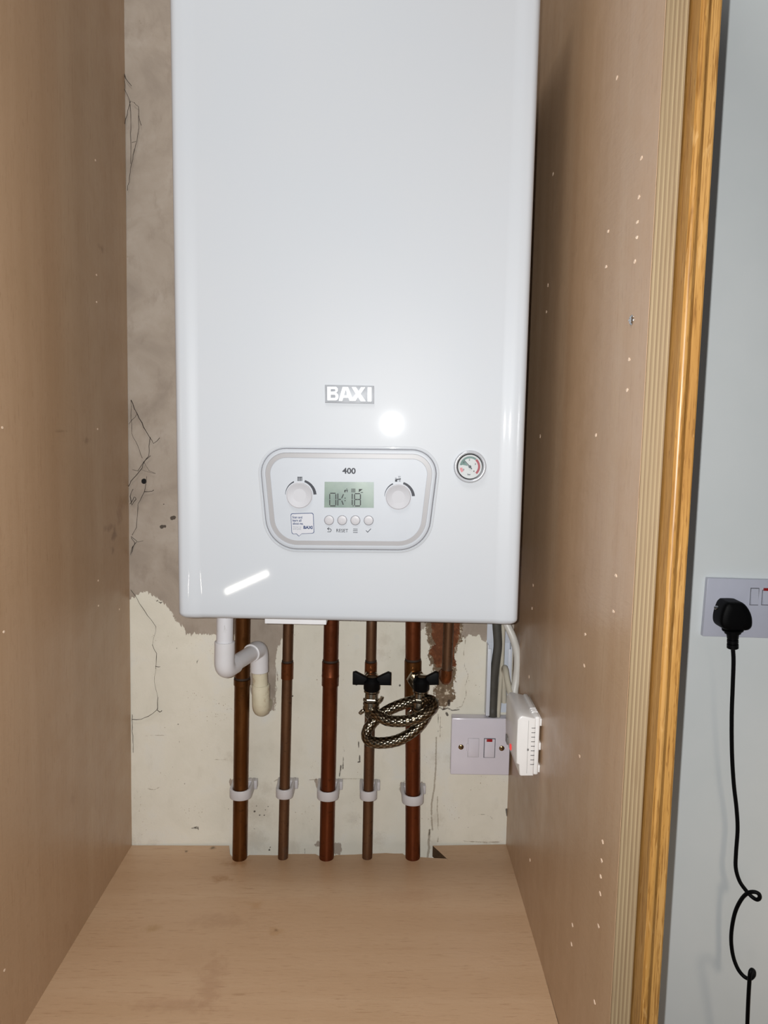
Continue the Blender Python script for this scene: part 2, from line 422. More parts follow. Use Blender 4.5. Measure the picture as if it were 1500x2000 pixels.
# plaster rolls gently and rounds into the corners
co[:, 1] = .0016*np.sin(PV[:, 0]*23+1)*np.sin(PV[:, 1]*17)
edge = np.minimum(np.minimum(PV[:, 0]-np.array([left_x(z) for z in PV[:, 1]]), XR-PV[:, 0]), 1)
co[:, 1] = np.minimum(co[:, 1], .002)+.0
me.vertices.foreach_set('co', co.ravel())
me.loops.add(quads.size); me.loops.foreach_set('vertex_index', quads.ravel())
me.polygons.add(len(quads)); me.polygons.foreach_set('loop_start', np.arange(0, quads.size, 4)); me.polygons.foreach_set('loop_total', np.full(len(quads), 4))
me.update(calc_edges=True); me.validate()
TAN = Wp([(180, -500), (1150, -500), (1150, 1241), (962, 1241), (958, 1250), (948, 1254), (942, 1250), (938, 1242), (915, 1241), (908, 1247), (902, 1244), (880, 1215), (840, 1212), (822, 1232), (818, 1212),
          (566, 1212), (553, 1243), (542, 1266), (538, 1292), (540, 1330), (538, 1362), (536, 1386), (523, 1394), (500, 1394), (488, 1330), (484, 1238), (440, 1239), (366, 1238), (356, 1222), (344, 1214), (332, 1192), (318, 1176), (300, 1163), (286, 1155), (272, 1160), (256, 1170), (180, 1180)])
BRICK = Wp([(840, 1205), (843, 1240), (849, 1258), (836, 1276), (846, 1284), (850, 1303), (892, 1303), (886, 1272), (896, 1248), (899, 1205)])
MORT = Wp([(830, 1205), (834, 1250), (842, 1264), (834, 1282), (846, 1304), (846, 1322), (852, 1336), (845, 1350), (852, 1362), (858, 1378), (866, 1384), (880, 1374), (889, 1366), (884, 1345), (892, 1322), (886, 1292), (894, 1262), (903, 1245), (905, 1205)])
TANS = [Wp([(612, 1650), (622, 1643), (634, 1643), (634, 1656), (620, 1654)]), Wp([(651, 1647), (664, 1646), (668, 1655), (664, 1670), (652, 1668)]),
        Wp([(447, 1524), (455, 1522), (456, 1534), (449, 1536)]), Wp([(486, 1520), (493, 1524), (492, 1536), (486, 1536)]), Wp([(568, 1522), (574, 1524), (574, 1540), (567, 1540)]), Wp([(616, 1524), (626, 1522), (626, 1540), (618, 1542)]), Wp([(780, 1528), (790, 1526), (790, 1548), (781, 1548)]), Wp([(820, 1527), (829, 1530), (827, 1546), (820, 1546)])]
GREYS = [([(852, 1440), (851, 1500), (848, 1540), (843, 1570), (843, 1600), (845, 1622)], 1.6), ([(855, 1555), (854, 1580), (856, 1606), (856, 1622)], 1.1), ([(856, 1634), (855, 1645)], 1.2),
         ([(909, 1250), (906, 1276), (907, 1300), (915, 1320), (909, 1340), (911, 1358), (902, 1380), (890, 1384)], .8), ([(668, 1521), (712, 1522)], .9), ([(600, 1523), (624, 1521)], 1.0), ([(535, 1526), (546, 1520)], 1.0),
         ([(270, 38), (280, 52)], .7), ([(247, 500), (259, 507)], .8), ([(905, 1642), (930, 1644), (950, 1645), (975, 1644)], 1.0), ([(839, 1621), (837, 1645), (838, 1655), (835, 1675)], 2.2), ([(860, 1400), (859, 1440)], 1.0), ([(420, 1484), (440, 1484)], .6), ([(283, 1437), (320, 1436)], .6), ([(290, 1540), (302, 1542), (312, 1537)], .9)]
LINES = [([(855, 1392), (857, 1420), (856, 1430)], .7), ([(839, 1621), (837, 1640)], .9),
         ([(700, 1448), (701, 1461)], 1.2), ([(702, 1476), (703, 1488), (699, 1489)], 1.4), ([(671, 1458), (672, 1468)], .8), ([(671, 1478), (670, 1502)], .9), ([(666, 1495), (663, 1516)], 1.2),
         ([(920, 1588), (945, 1590), (957, 1594), (962, 1599)], .5), ([(595, 1657), (595, 1668)], .8), ([(858, 1382), (866, 1386), (874, 1383), (884, 1388), (897, 1386)], 1.3), ([(872, 1393), (874, 1397)], 2.4), ([(877, 1369), (877, 1377)], 2.8), ([(989, 1580), (991, 1592)], 2.2),
         ([(384, 1298), (386, 1290), (390, 1286)], .7), ([(374, 1618), (386, 1615), (388, 1624)], .9), ([(377, 1619), (387, 1619)], 1.0), ([(303, 1172), (312, 1177), (321, 1175)], .7), ([(308, 1172), (314, 1179)], .7)]
DOTS = [(316, 1029, 4), (322, 1028, 3), (336, 1012, 4), (340, 1011, 4), (696, 1337, 2.2), (781, 1338, 2.6), (571, 1360, 2.2), (348, 1415, 1.5), (350, 1449, 1.2), (360, 1531, 1.3), (406, 1546, 1.2), (501, 1574, 1.6), (497, 1585, 2.2), (524, 1575, 1.6), (518, 1582, 1.4), (507, 1592, 1.7), (516, 1592, 1.5), (497, 1619, 1.6), (863, 1421, 1.3), (438, 1579, 1.2), (446, 1581, 1.2), (925, 1592, 1), (914, 1615, 1.2), (345, 1266, 1), (337, 1498, 1), (526, 1660, 2), (528, 1655, 1.6), (383, 1570, 1), (320, 985, 1.5)]
STAINS_PATCHES = [(505, 1582, 26), (520, 1540, 14), (500, 1640, 22), (470, 1640, 10), (570, 1655, 16), (852, 1600, 12), (845, 1650, 10), (950, 1648, 9), (970, 1649, 8), (750, 1250, 12), (745, 1275, 10), (790, 1270, 10), (452, 1480, 10), (880, 1480, 8), (850, 1480, 9), (690, 1600, 12), (740, 1640, 12), (262, 1645, 8), (300, 1648, 8), (800, 1650, 10)]  # stains near the pipes, plus darker patches low along the base
s_ = .00075
sd = poly_sd(PV, TAN)
for q in TANS: sd = np.minimum(sd, poly_sd(PV, q))
mark = np.full(len(PV), 1.0)
for l, w in LINES:
    q = Wp(l)
    for a, b in zip(q[:-1], q[1:]): mark = np.minimum(mark, seg_dist(PV, a, b)-w*s_)
line = np.full(len(PV), 1.0)
for l, w in GREYS:
    q = Wp(l)
    for a, b in zip(q[:-1], q[1:]): line = np.minimum(line, seg_dist(PV, a, b)-w*s_)
hole = np.linalg.norm(PV-W(281, 940), axis=1)-5.4*s_
for (a, b, r) in DOTS: mark = np.minimum(mark, np.linalg.norm(PV-W(a, b), axis=1)-r*s_)
st = np.full(len(PV), 1.0)
for (a, b, r) in STAINS_PATCHES: st = np.minimum(st, np.linalg.norm(PV-W(a, b), axis=1)-r*s_)
for nm, arr in (('sd_tan', sd), ('sd_brick', poly_sd(PV, BRICK)), ('sd_mortar', poly_sd(PV, MORT)), ('sd_mark', mark), ('sd_line', line), ('sd_hole', hole), ('sd_stain_patch', st)):
    at = me.attributes.new(nm, 'FLOAT', 'POINT'); at.data.foreach_set('value', arr.astype(np.float32))
me.materials.append(M['wall_plaster']); me.shade_smooth()
wb = bpy.data.objects.new('wall_back', me); COL.objects.link(wb); struct(wb)
mb = MB(); mb.box((XR+.02, .0, 0), (2.2, .08, 2.4)); struct(mb.build('wall_right', 'wall_paint', None, 0))
mb = MB(); mb.box((-2.2, .0, 0), (left_x(0)-.035, .08, 2.4)); struct(mb.build('wall_left', 'wall_paint', None, 0))

# ------------------------------------------------------------------ cupboard carcass
cup = thing('boiler_cupboard', 'tall beech-lined cupboard with an oak edge, standing round the boiler', 'cupboard', (0, YE/2, 0))
PT = .0158/ .0158 * (onY(1298, 830, YE).x-XR)     # board thickness as seen
# right panel with chips and pin holes on its face
mb = MB(); mb.box((XR, YE, .02), (XR+PT, -.001, TOP))
mb.mi = 1
def chip(px, py, L=5.2, Wd=2.6):
    c = onX(px, py, XR); k = math.hypot(c.x, c.y+D)
    pts = []
    for i in range(12):
        a = 2*PI*i/12; pts.append((XR+.0002, c.y+math.cos(a)*Wd*.00095*(1+.25*math.sin(3*a+px)), c.z+math.sin(a)*L*k*.00042*(1+.2*math.cos(2*a+py))))
    mb.prism(pts, (-.0005, 0, 0))
for p in [(1205, 152), (1253, 309), (1080, 340), (1248, 385), (1245, 434), (1188, 452), (1244, 464), (1184, 521), (1240, 511), (1070, 557), (1067, 609), (1229, 702), (1225, 762), (1164, 850), (1055, 852), (1203, 1124), (1198, 1194), (1041, 1143), (1039, 1188), (1143, 1239), (1141, 1300), (1033, 1322), (1132, 1477),
          (1177, 1644), (1175, 1681), (1173, 1712), (1172, 1745), (1169, 1809), (1118, 1807), (1116, 1844), (1161, 1957), (1035, 1680)]:
    chip(*p)
rp = mb.build('side_panel', ['beech_panel', 'chipped'], cup, 0)
mb = MB(); mb.box((XR+.0003, YE-.0012, .02), (XR+PT-.0002, YE+.0002, TOP)); mb.build('edge_strip', 'ply_edge', rp, 0)['label'] = 'layered plywood edge of the right-hand panel'
mb = MB(); c = onX(1234, 625, XR)
mb.lathe([(.0001, -.0016), (.0030, -.0014), (.0042, -.0004), (.0042, .001)], (XR, c.y, c.z), (1, 0, 0), 20)
mb.box((XR-.0019, c.y-.003, c.z-.0005), (XR-.0012, c.y+.003, c.z+.0005)); mb.build('screw', 'screw_zinc', rp)['label'] = 'shiny screw head in the right-hand panel'
# left panel (leans a little)
spL = []
def lp(px, py):
    p = onX(px, py, left_x(1.3)); return Vector((left_x(p.z), p.y, p.z))
for (px, py, ry, rz, colr, stt) in [(224, 1045, .014, .010, (96, 66, 46), .8), (216, 1030, .022, .006, (104, 72, 50), .6), (222, 1075, .007, .006, (100, 70, 48), .6), (235, 1000, .02, .02, (120, 82, 56), .5), (168, 860, .012, .005, (112, 82, 58), .6), (118, 842, .02, .002, (120, 90, 66), .5), (192, 485, .012, .005, (110, 78, 54), .6), (150, 1560, .01, .012, (130, 96, 70), .3)]:
    q = lp(px, py)-Vector((0, YE/2, 0)); spL.append((q, (.05, ry, rz), lin(*colr), stt))
beech('beech_left', 'z', .60, spL)
mb = MB()
def lq(y): return [Vector((left_x(z)-th, y, z)) for th, z in ((0, .02), (0, TOP), (PT, TOP), (PT, .02))]
mb.loft([lq(YE), lq(-.001)], True, True, True)
mb.mi = 1
for (px, py) in [(178, 313), (183, 537), (184, 590), (189, 838), (194, 1134), (236, 1190), (195, 1183), (20, 1895), (2, 835), (10, 1234)]:
    c = lp(px, py); 
    mb.prism([(c.x-.0002, c.y+math.cos(a)*.0018, c.z+math.sin(a)*.0013) for a in [2*PI*i/10 for i in range(10)]], (.0005, 0, 0))
mb.build('side_panel', ['beech_left', 'chipped'], cup, 0)
# base panel with the ragged cut-out for the pipes
sb = [(x, y) for x, y in [(990.5, 1649), (845, 1651.5), (877, 1681), (872, 1677), (850, 1676), (822, 1674), (818, 1674.5), (800, 1674), (790, 1670), (786, 1667), (770, 1667), (754, 1666), (733, 1667), (708, 1668), (690, 1669), (655, 1670), (650, 1674), (640, 1675), (628, 1674), (616, 1668), (600, 1668), (565, 1668), (552, 1669), (540, 1670.5), (505, 1670), (487, 1670), (478, 1675), (468, 1676), (455, 1675), (449, 1668), (447.5, 1651.5), (256, 1651)]]
pts = [shelf(*p) for p in sb]
pts = [Vector((p.x, min(p.y, -.0005), p.z)) for p in pts]
fx = left_x(LB.z)
pts += [Vector((fx-.0, YE+.004, shelf_z(fx, YE))), Vector((XR-.0015, YE+.004, shelf_z(XR, YE)))]
SPS = []
for (px, py, rx, ry, colr, stt) in [(432, 1716, .016, .010, (128, 86, 40), .75), (500, 1768, .012, .010, (150, 112, 70), .5), (300, 1815, .012, .010, (138, 106, 62), .6), (425, 1798, .05, .02, (150, 118, 90), .6), (380, 1870, .05, .03, (160, 128, 98), .5), (412, 1920, .02, .05, (150, 116, 88), .6), (330, 1960, .06, .012, (158, 124, 96), .5), (540, 1820, .012, .012, (150, 112, 70), .5), (462, 1685, .025, .012, (132, 90, 48), .6), (415, 1656, .006, .006, (60, 50, 30), .9), (800, 1750, .06, .02, (160, 126, 98), .45), (364, 1663, .003, .004, (70, 50, 30), .9), (540, 1817, .004, .004, (110, 80, 50), .8), (350, 1966, .06, .01, (150, 118, 90), .5)]:
    q = shelf(px, py)-Vector((0, YE/2, 0)); SPS.append((q, (rx, ry, .05), lin(*colr), stt))
beech('beech_base', 'x', .61, SPS, .42)
mb = MB(); mb.prism(pts, (0, 0, -.018))
for f in mb.bm.faces:
    if abs(f.normal.z) < .5: f.material_index = 1
mb.build('base_panel', ['beech_base', 'shaded_raw_edge'], cup, 0)
# dark joint where the base meets the right panel, and the lower back rail
mb = MB(); mb.box((XR-.0013, YE+.004, LB.z-.012), (XR-.0001, -.004, RB.z-.001)); mb.build('joint_gap', 'dark_gap', cup, 0)
# oak end panel with beaded front edge
ox0 = XR+PT+.0012; ox1 = onY(1359.5, 830, YE-.02).x; oy = YE-.0205; W_ = ox1-ox0
prof = [(ox0, -.002), (ox0, oy+.0012), (ox0+.0004, oy+.0005)]
bw = W_*.36
for k in range(9):
    a = PI*k/8; prof.append((ox0+.0006+bw/2-math.cos(a)*(bw/2-.0002), oy+.0006-math.sin(a)*.0016))
gx0 = ox0+bw+.0006
prof += [(gx0+.0001, oy+.0042), (gx0+.0011, oy+.0042), (gx0+.0014, oy+.0001), (ox1-.0016, oy), (ox1-.0004, oy+.0006), (ox1, oy+.002), (ox1, -.002)]
mb = MB(); mb.prism([(x, y, .0) for x, y in prof], (0, 0, TOP+.05)); mb.build('end_panel', 'oak', cup, 25)['label'] = 'honey oak end panel with a beaded front edge'

# ------------------------------------------------------------------ boiler (own local frame: x along the front, y into the wall, front face at y=-DEP)
AL = math.radians(-1.05); DEP = .252; YF = -.262
U = Vector((math.cos(AL), math.sin(AL), 0)); NI = Vector((-math.sin(AL), math.cos(AL), 0))
C0 = onY(681, 1215, YF)
root_b = C0+NI*DEP
def bl(px, py, dy=0):
    """photo point on the boiler's front plane -> local x, z"""
    p = onP(px, py, C0+NI*dy, NI)-root_b; return p.dot(U), p.z
boil = thing('boiler', 'white wall-hung gas boiler with a control panel and round gauge', 'boiler', root_b, local=True)
boil.rotation_euler = (0, 0, AL)
xl, _ = bl(343.5, 1000); xr, _ = bl(1020.5, 1000); _, zb = bl(680, 1215.5); zt = zb+.72
REC = .0012
cxm = (xl+xr)/2; hw = (xr-xl)/2
def casing_profile(e):
    h = hw-e; y0 = -DEP+e; r = .008; P = []
    for s in (-1, 1):
        Q = [(s*h, -.004)]
        for k in range(9):
            a = PI/2*k/8; Q.append((s*(h-r+r*math.cos(a)), y0+r-r*math.sin(a)))
        for k in range(13):
            w = k/12; x = h-.012-.016*w; sm = w*w*(3-2*w); Q.append((s*x, y0+REC*sm*1.6))
        Q.append((s*(h-.05), y0+REC*1.6)); Q.append((s*.02, y0+REC*1.6))
        P += Q if s < 0 else Q[::-1]
    return [(cxm+x, y) for x, y in P]
rings = []
for k in range(8):
    a = PI/2*k/7; e = .007*(1-math.sin(a)); z = zb+.007*(1-math.cos(a)); rings.append([(x, y, z) for x, y in casing_profile(e)])
for z in np.linspace(zb+.02, zt, 10): rings.append([(x, y, float(z)) for x, y in casing_profile(0)])
mb = MB(); mb.loft(rings, True, True, True); cas = mb.build('casing', 'enamel', boil, 50)
YB = -DEP+REC*1.6      # flat of the front panel
mb = MB(); a = bl(515, 1216, .1); b = bl(648, 1219, .1)
mb.box((bl(515, 1216)[0]-.004, -.222, zb-.0116), (bl(648, 1216)[0]-.009, -.190, zb+.004), .0006); mb.build('bottom_flap', 'white_plastic', boil)['label'] = 'white plastic flap peeping out under the casing'
mb = MB(); mb.box((xl+.02, -.01, zb+.1), (xr-.02, .010, zt-.1)); mb.build('wall_bracket', 'silver_foil', boil)

def put_text(mb, body, cx, cz, w, h, y, bold=0, skew=0.0):
    vs, fs = text_polys(body, bold)
    for f in fs: mb.face([(cx+(vs[i].x-.5)*w, y, cz+(vs[i].y-.5)*h+(vs[i].x-.5)*w*skew) for i in f])
def ptext(mb, body, x0, y0, x1, y1, y, bold=0):
    a = bl(x0, y1); b = bl(x1, y0); put_text(mb, body, (a[0]+b[0])/2, (a[1]+b[1])/2, b[0]-a[0], b[1]-a[1], y, bold)
def pp(l, y): return [(*(lambda q: (q[0], y, q[1]))(bl(*p)),) for p in l]
def pquad(mb, x0, y0, x1, y1, y): mb.face(pp([(x0, y0), (x1, y0), (x1, y1), (x0, y1)], y))
def pline(mb, P, w, y):
    Q = [Vector((q[0], q[1])) for q in (bl(*p) for p in P)]; w = w*.00058
    for a, b in zip(Q[:-1], Q[1:]):
        d = (b-a).normalized(); n = Vector((-d.y, d.x))*w/2; a2 = a-d*w*.4; b2 = b+d*w*.4
        mb.face([(a2.x+n.x, y, a2.y+n.y), (b2.x+n.x, y, b2.y+n.y), (b2.x-n.x, y, b2.y-n.y), (a2.x-n.x, y, a2.y-n.y)])

# badge
bd = MB(); q = pp([(634.5, 751.5), (730.5, 753.5), (730.5, 788.5), (635.0, 786.8)], YB)
bd.prism(q, (0, -.0018, 0), .0004)
badge = bd.build('logo_badge', 'silver_foil', boil)
mb = MB()
def letters(mb, L, y0, y1):
    for poly in L: mb.prism([(x, y0, z) for x, z in poly], (0, y1-y0, 0))
bx = lambda l: [bl(620+a/11.54, 730+b/11.54) for a, b in l]
# B as an outline bridged to its two counters
def arc(cx, cy, rx, ry, a0, a1, n=8): return [(cx+rx*math.cos(math.radians(a0+(a1-a0)*k/n)), cy+ry*math.sin(math.radians(a0+(a1-a0)*k/n))) for k in range(n+1)]
Bp = [[(222, 295), (300, 295), (300, 600), (230, 602)],
      [(300, 295)]+arc(400, 362, 62, 67, -90, 90)+[(300, 430), (300, 405)]+arc(385, 374, 22, 29, 90, -90)[::1]+[(300, 345)],
      [(300, 430)]+arc(405, 515, 68, 85, -90, 90)+[(300, 600), (300, 548)]+arc(388, 510, 24, 38, 90, -90)[::1]+[(300, 472)]]
Ap = [[(570, 300), (690, 300), (655, 372), (632, 372), (560, 612), (482, 610)], [(655, 372), (690, 300), (812, 612), (728, 610), (700, 540), (668, 488)], [(582, 540), (600, 488), (668, 488), (700, 540)]]
Xp = [[(775, 303), (868, 303), (930, 400), (985, 305), (1075, 308), (968, 452), (1085, 622), (980, 618), (912, 520), (855, 610), (790, 608), (730, 608), (868, 455)]]
Ip = [[(1132, 308), (1218, 310), (1215, 624), (1132, 622)]]
for grp in (Bp, Ap, Xp, Ip): letters(mb, [bx(p) for p in grp], YB-.0017, YB-.0030)
mb.build('badge_lettering', 'bright_letter', badge, 0)

# control panel
PX = .000583
def quadloc(): return [Vector(bl(*p)) for p in ((505.5, 875.5), (858, 879.5), (833.5, 1074.5), (524.5, 1072))]
RAD = [48*PX, 46*PX, 62*PX, 62*PX]
def outl(inset, y): return [(p.x, y, p.y) for p in rounded(quadloc(), RAD, inset*PX, 12)]
cp = MB(); cp.mi = 1
cp.strip(outl(-1.3, YB-.0002), outl(-.2, YB-.0003)); cp.strip(outl(-.2, YB-.0003), outl(.2, YB-.0001))
cp.mi = 0
cp.loft([outl(.1, YB+.001), outl(.2, YB-.0016), outl(.8, YB-.0024), outl(2, YB-.0027), outl(7.5, YB-.0026), outl(8.2, YB-.0020)], True)
# soft lip of the casing round the panel
cp.mi = 2; cp.loft([outl(-7, YB+.0002), outl(-5, YB-.0006), outl(-3, YB-.0005), outl(-2, YB+.0004)], True)
panel = cp.build('control_panel', ['panel_white', 'seam', 'enamel'], boil, 50)
mb = MB(); mb.loft([outl(8.0, YB-.0020), outl(16.8, YB-.0021)], True); mb.build('trim_band', 'band_grey', panel)['label'] = 'pale grey band round the control panel'
YP = YB-.0016
mb = MB(); mb.loft([outl(16.6, YB-.0021), outl(17.4, YP)], True); mb.face(outl(17.4, YP))
mb.mi = 1; YI = YP-.00012
ptext(mb, '400', 668.5, 914, 694.8, 925.3, YI, .03)
ptext(mb, 'RESET', 657, 1033.2, 679.8, 1039.4, YI, .004)
for dy in (-3, .4, 3.8): pline(mb, [(690, 1036.2+dy), (698, 1036.4+dy)], 1.1, YI)
pline(mb, [(715, 1036.2), (718, 1039.5), (724.2, 1033)], 1.2, YI)
pline(mb, [(639.5, 1032.8), (642.6, 1030.4)], 1.1, YI); pline(mb, [(639.5, 1032.8), (642.6, 1035.4)], 1.1, YI)
pline(mb, [(639.8, 1032.8), (644.6, 1032.8), (646.6, 1034.2), (646.8, 1036.4), (645, 1038.6), (640, 1038.7)], 1.1, YI)
def taper_arc(cx, cy, r, a0, a1, w0, w1, n=18):
    A = []; B = []
    for k in range(n+1):
        a = math.radians(a0+(a1-a0)*k/n); w = w0+(w1-w0)*k/n
        A.append((cx+r*math.cos(a), cy-r*math.sin(a))); B.append((cx+(r+w)*math.cos(a), cy-(r+w)*math.sin(a)))
    mb.strip(pp(A, YI), pp(B, YI), False)
KN = [((584.8, 967.4), 24.6), ((777.9, 970.6), 23.8)]
for (cx, cy), r in KN:
    taper_arc(cx, cy, r+2.6, 178, 112, .5, 2.6); taper_arc(cx, cy, r+2.8, 70, 3, 4.2, 6)
for k in range(5): pquad(mb, 580.9+k*2, 931, 582.2+k*2, 939.6, YI)
pquad(mb, 580.9, 932.2, 590.2, 933, YI)
# tap symbol
pquad(mb, 771.5, 936, 776, 941, YI); pline(mb, [(775, 936.5), (782, 935.4)], 2.2, YI); pquad(mb, 771.8, 933.6, 774.8, 934.8, YI)
mb.mi = 2
for k in range(3): pquad(mb, 778+k*1.6, 929.6, 778.9+k*1.6, 933, YI); pquad(mb, 779+k*1.3, 937, 779.8+k*1.3, 941, YI)
face = mb.build('face_plate', ['panel_white', 'ink', 'ink_grey'], panel, 30)
# display
mb = MB(); mb.prism(pp([(634, 941), (730.2, 941.6), (730, 991.8), (633.2, 991.2)], YP), (0, -.0003, 0)); YL = YP-.0004
mb.mi = 1
def L3(a, b): return (620+a/6.25, 870+b/6.25)
def seg(a, b, w=1.9): pline(mb, [L3(*a), L3(*b)], w, YL)
for a, b in [((160, 583), (216, 583)), ((160, 738), (216, 738)), ((150, 598), (150, 652)), ((150, 668), (150, 724)), ((224, 598), (224, 652)), ((224, 668), (224, 724)),
             ((249, 592), (249, 652)), ((249, 666), (249, 728)), ((262, 659), (282, 659)), ((298, 640), (316, 600)), ((298, 678), (314, 720)),
             ((424, 595), (424, 652)), ((424, 668), (424, 722)), ((462, 588), (516, 588)), ((462, 660), (486, 660)), ((498, 660), (518, 660)), ((462, 739), (516, 739)), ((453, 600), (453, 652)), ((453, 670), (453, 726)), ((525, 600), (525, 652)), ((525, 670), (525, 726))]: seg(a, b)
for a, b in [(337, 643), (337, 673), (436, 738)]: pquad(mb, *L3(a-6, b-6), *L3(a+6, b+6), YL)
for k in range(6): pquad(mb, *L3(414+k*8.6, 526), *L3(419+k*8.6, 574), YL)
pquad(mb, *L3(327, 545), *L3(343, 572), YL); seg((340, 548), (368, 545), 1.6); pquad(mb, *L3(358, 552), *L3(368, 570), YL); pquad(mb, *L3(352, 526), *L3(366, 532), YL)
mb.face(pp([L3(505, 532), L3(554, 532), L3(505, 572)], YL)); pquad(mb, *L3(528, 570), *L3(556, 578), YL)
mb.build('display', ['lcd', 'lcd_ink'], panel, 0)['label'] = 'green-grey liquid crystal display with a pressure reading'
# dished knobs
for (cx, cy), r in KN:
    c = bl(cx, cy); R = r*PX
    pr = [(R*1.05, .0004), (R*1.05, .0), (R, -.0001), (R, .0014), (R*.985, .0020), (R*.955, .0023), (R*.93, .0022)]
    for k in range(1, 13):
        w = 1-k/12; pr.append((R*.93*w, .0022-.0026*(1-w*w)))
    pr[-1] = (1e-5, pr[-1][1])
    mb = MB(); mb.lathe(pr, (c[0], YP, c[1]), (0, -1, 0), 48); mb.build('control_knob', 'knob_plastic', panel, 40)
b0 = None
for (px, py) in [(642.7, 1016), (668.3, 1016.1), (694, 1016.3), (720, 1016.5)]:
    c = bl(px, py)
    if b0 is None:
        R = 8.7*PX; mb = MB(); mb.lathe([(R*1.1, .00012), (R*1.02, .0002)], (0, 0, 0), (0, -1, 0), 32, False); mb.mi = 1
        mb.lathe([(R, -.0006), (R, .0010), (R*.95, .0014), (R*.8, .0015), (1e-5, .0014)], (0, 0, 0), (0, -1, 0), 32)
        b0 = mb.build('push_button', ['seam', 'button_plastic'], panel, 40); bo = b0
    else:
        bo = b0.copy(); COL.objects.link(bo); bo.parent = panel
    bo.location = (c[0], YP, c[1])
# sticker (speech-bubble shape)
st_ = MB()
def S2(a, b): return (500+a/8.333, 870+b/8.333)
so = [S2(*p) for p in [(585, 1107), (900, 1097), (925, 1102), (936, 1125), (948, 1405), (940, 1425), (915, 1433), (745, 1440), (697, 1482), (655, 1440), (605, 1445), (585, 1432), (578, 1410), (565, 1135), (570, 1115)]]
cx_ = sum(p[0] for p in so)/len(so); cy_ = sum(p[1] for p in so)/len(so)
si = [(cx_+(x-cx_)*.955, cy_+(y-cy_)*.95) for x, y in so]
st_.face(pp(si, YP-.00022)); st_.mi = 1; st_.strip(pp(so, YP-.00022), pp(si, YP-.00022)); YS = YP-.00035
def stext(body, x0, y0, x1, y1, bold=0):
    mb = st_; a = S2(x0, y0); b = S2(x1, y1); ptext(mb, body, a[0], a[1], b[0], b[1], YS, bold)
stext('Scan and', 592, 1150, 752, 1186, .02); stext('learn all', 594, 1202, 738, 1238, .02); stext('about me.', 598, 1252, 770, 1288, .02)
st_.mi = 2; stext('Discover my', 602, 1315, 738, 1342); stext('quick guide.', 602, 1346, 735, 1374)
st_.mi = 1; stext('BAXI', 772, 1310, 920, 1358, .045)
st_.build('sticker', ['sticker', 'ink_navy', 'ink_grey'], panel, 0)['label'] = 'white speech-bubble sticker with navy outline and writing'

# pressure gauge
c = bl(918, 911.5); gc = (c[0], YB, c[1]); q = PX
mb = MB(); mb.lathe([(31.2*q, -.0008), (31.2*q, .0016), (30.2*q, .0030), (28.6*q, .0036), (26.4*q, .0034), (25.2*q, .0026), (24.7*q, .0016)], gc, (0, -1, 0), 56, False)
gau = mb.build('pressure_gauge', 'gauge_ring', boil, 50)
mb = MB(); mb.lathe([(24.9*q, .0016), (24.5*q, .0024), (23.0*q, .0022), (22.7*q, .0008)], gc, (0, -1, 0), 56, False); mb.build('inner_ring', 'gauge_black', gau)
mb = MB(); mb.lathe([(23.2*q, .0002), (23.2*q, .0008), (1e-5, .0008)], gc, (0, -1, 0), 48)
yd = YB-.00092
def gp(r, a): return (gc[0]+r*q*math.cos(math.radians(a)), yd, gc[2]+r*q*math.sin(math.radians(a)))
def garc(r0, r1, a0, a1, n=20): mb.strip([gp(r0, a0+(a1-a0)*k/n) for k in range(n+1)], [gp(r1, a0+(a1-a0)*k/n) for k in range(n+1)], False)
mb.mi = 1; garc(16, 19.6, 172, 52); mb.face([gp(4, 160), gp(17, 168), gp(17, 150), gp(17, 132)])
mb.mi = 2; garc(15.4, 19.6, 50, -46)
mb.mi = 3; garc(14.5, 19.6, 188, 216)
mb.mi = 4
def gt(s, px, py, h, w, b=.02):
    c2 = bl(860+px/12.5, 860+py/12.5); put_text(mb, s, c2[0], c2[1], w*q, h*q, yd-.0001, b)
gt('0', 572, 716, 3.4, 2.2); gt('2', 712, 474, 3.6, 2.4); gt('3', 858, 580, 3.4, 2.2); gt('4', 820, 756, 3.4, 2.6); gt('bar', 706, 832, 3.4, 6.4); gt('1', 575, 545, 3.2, 1.4)
mb.build('dial', ['gauge_dial', 'gauge_green', 'gauge_red', 'gauge_pink', 'ink'], gau, 0)
mb = MB(); A = Vector(bl(860+770/12.5, 860+702/12.5)); B = Vector(bl(860+585/12.5, 860+482/12.5)); dn = (B-A).normalized(); nn = Vector((-dn.y, dn.x))
w0, w1 = 1.1*q, .55*q
mb.prism([(p.x, yd-.0004, p.y) for p in (A+nn*w0, A-nn*w0, B-nn*w1, B+nn*w1)], (0, -.0004, 0))
pc = A+(B-A)*.27; mb.lathe([(2.7*q, .0), (2.7*q, .0010), (1e-5, .0011)], (pc.x, yd-.0004, pc.y), (0, -1, 0), 24)
mb.build('needle', 'needle', gau)

# ------------------------------------------------------------------ copper pipes
ZB_W = C0.z                         # world height of the boiler's underside
YPIPE = -.036
R22, R15 = .0110, .0076
def pipe_axis(top, bot, y=YPIPE): return onY(*top, y), onY(*bot, y)
PIPES = [((474, 1225), (468.5, 1660), R22, 'copper_brown', 'wide copper pipe behind the white waste pipe, farthest left of the upright pipes'),
         ((563, 1225), (553.2, 1655), R15, 'copper_dull', 'thin copper pipe beside the waste elbow, second upright pipe from the left'),
         ((647, 1225), (638, 1662), R22, 'copper_red', 'wide copper pipe with a long sleeve, middle one of the five upright pipes'),
         ((725.5, 1225), (717.5, 1655), R15, 'copper_dull', 'thin copper pipe carrying the valve with the winged black handle'),
         ((806.5, 1225), (806, 1665), R22, 'copper_red', 'wide copper pipe carrying the right-hand black-handled valve')]
AX = []
def at_y(A, B, z):
    w = (z-A.z)/(B.z-A.z); return A+(B-A)*w
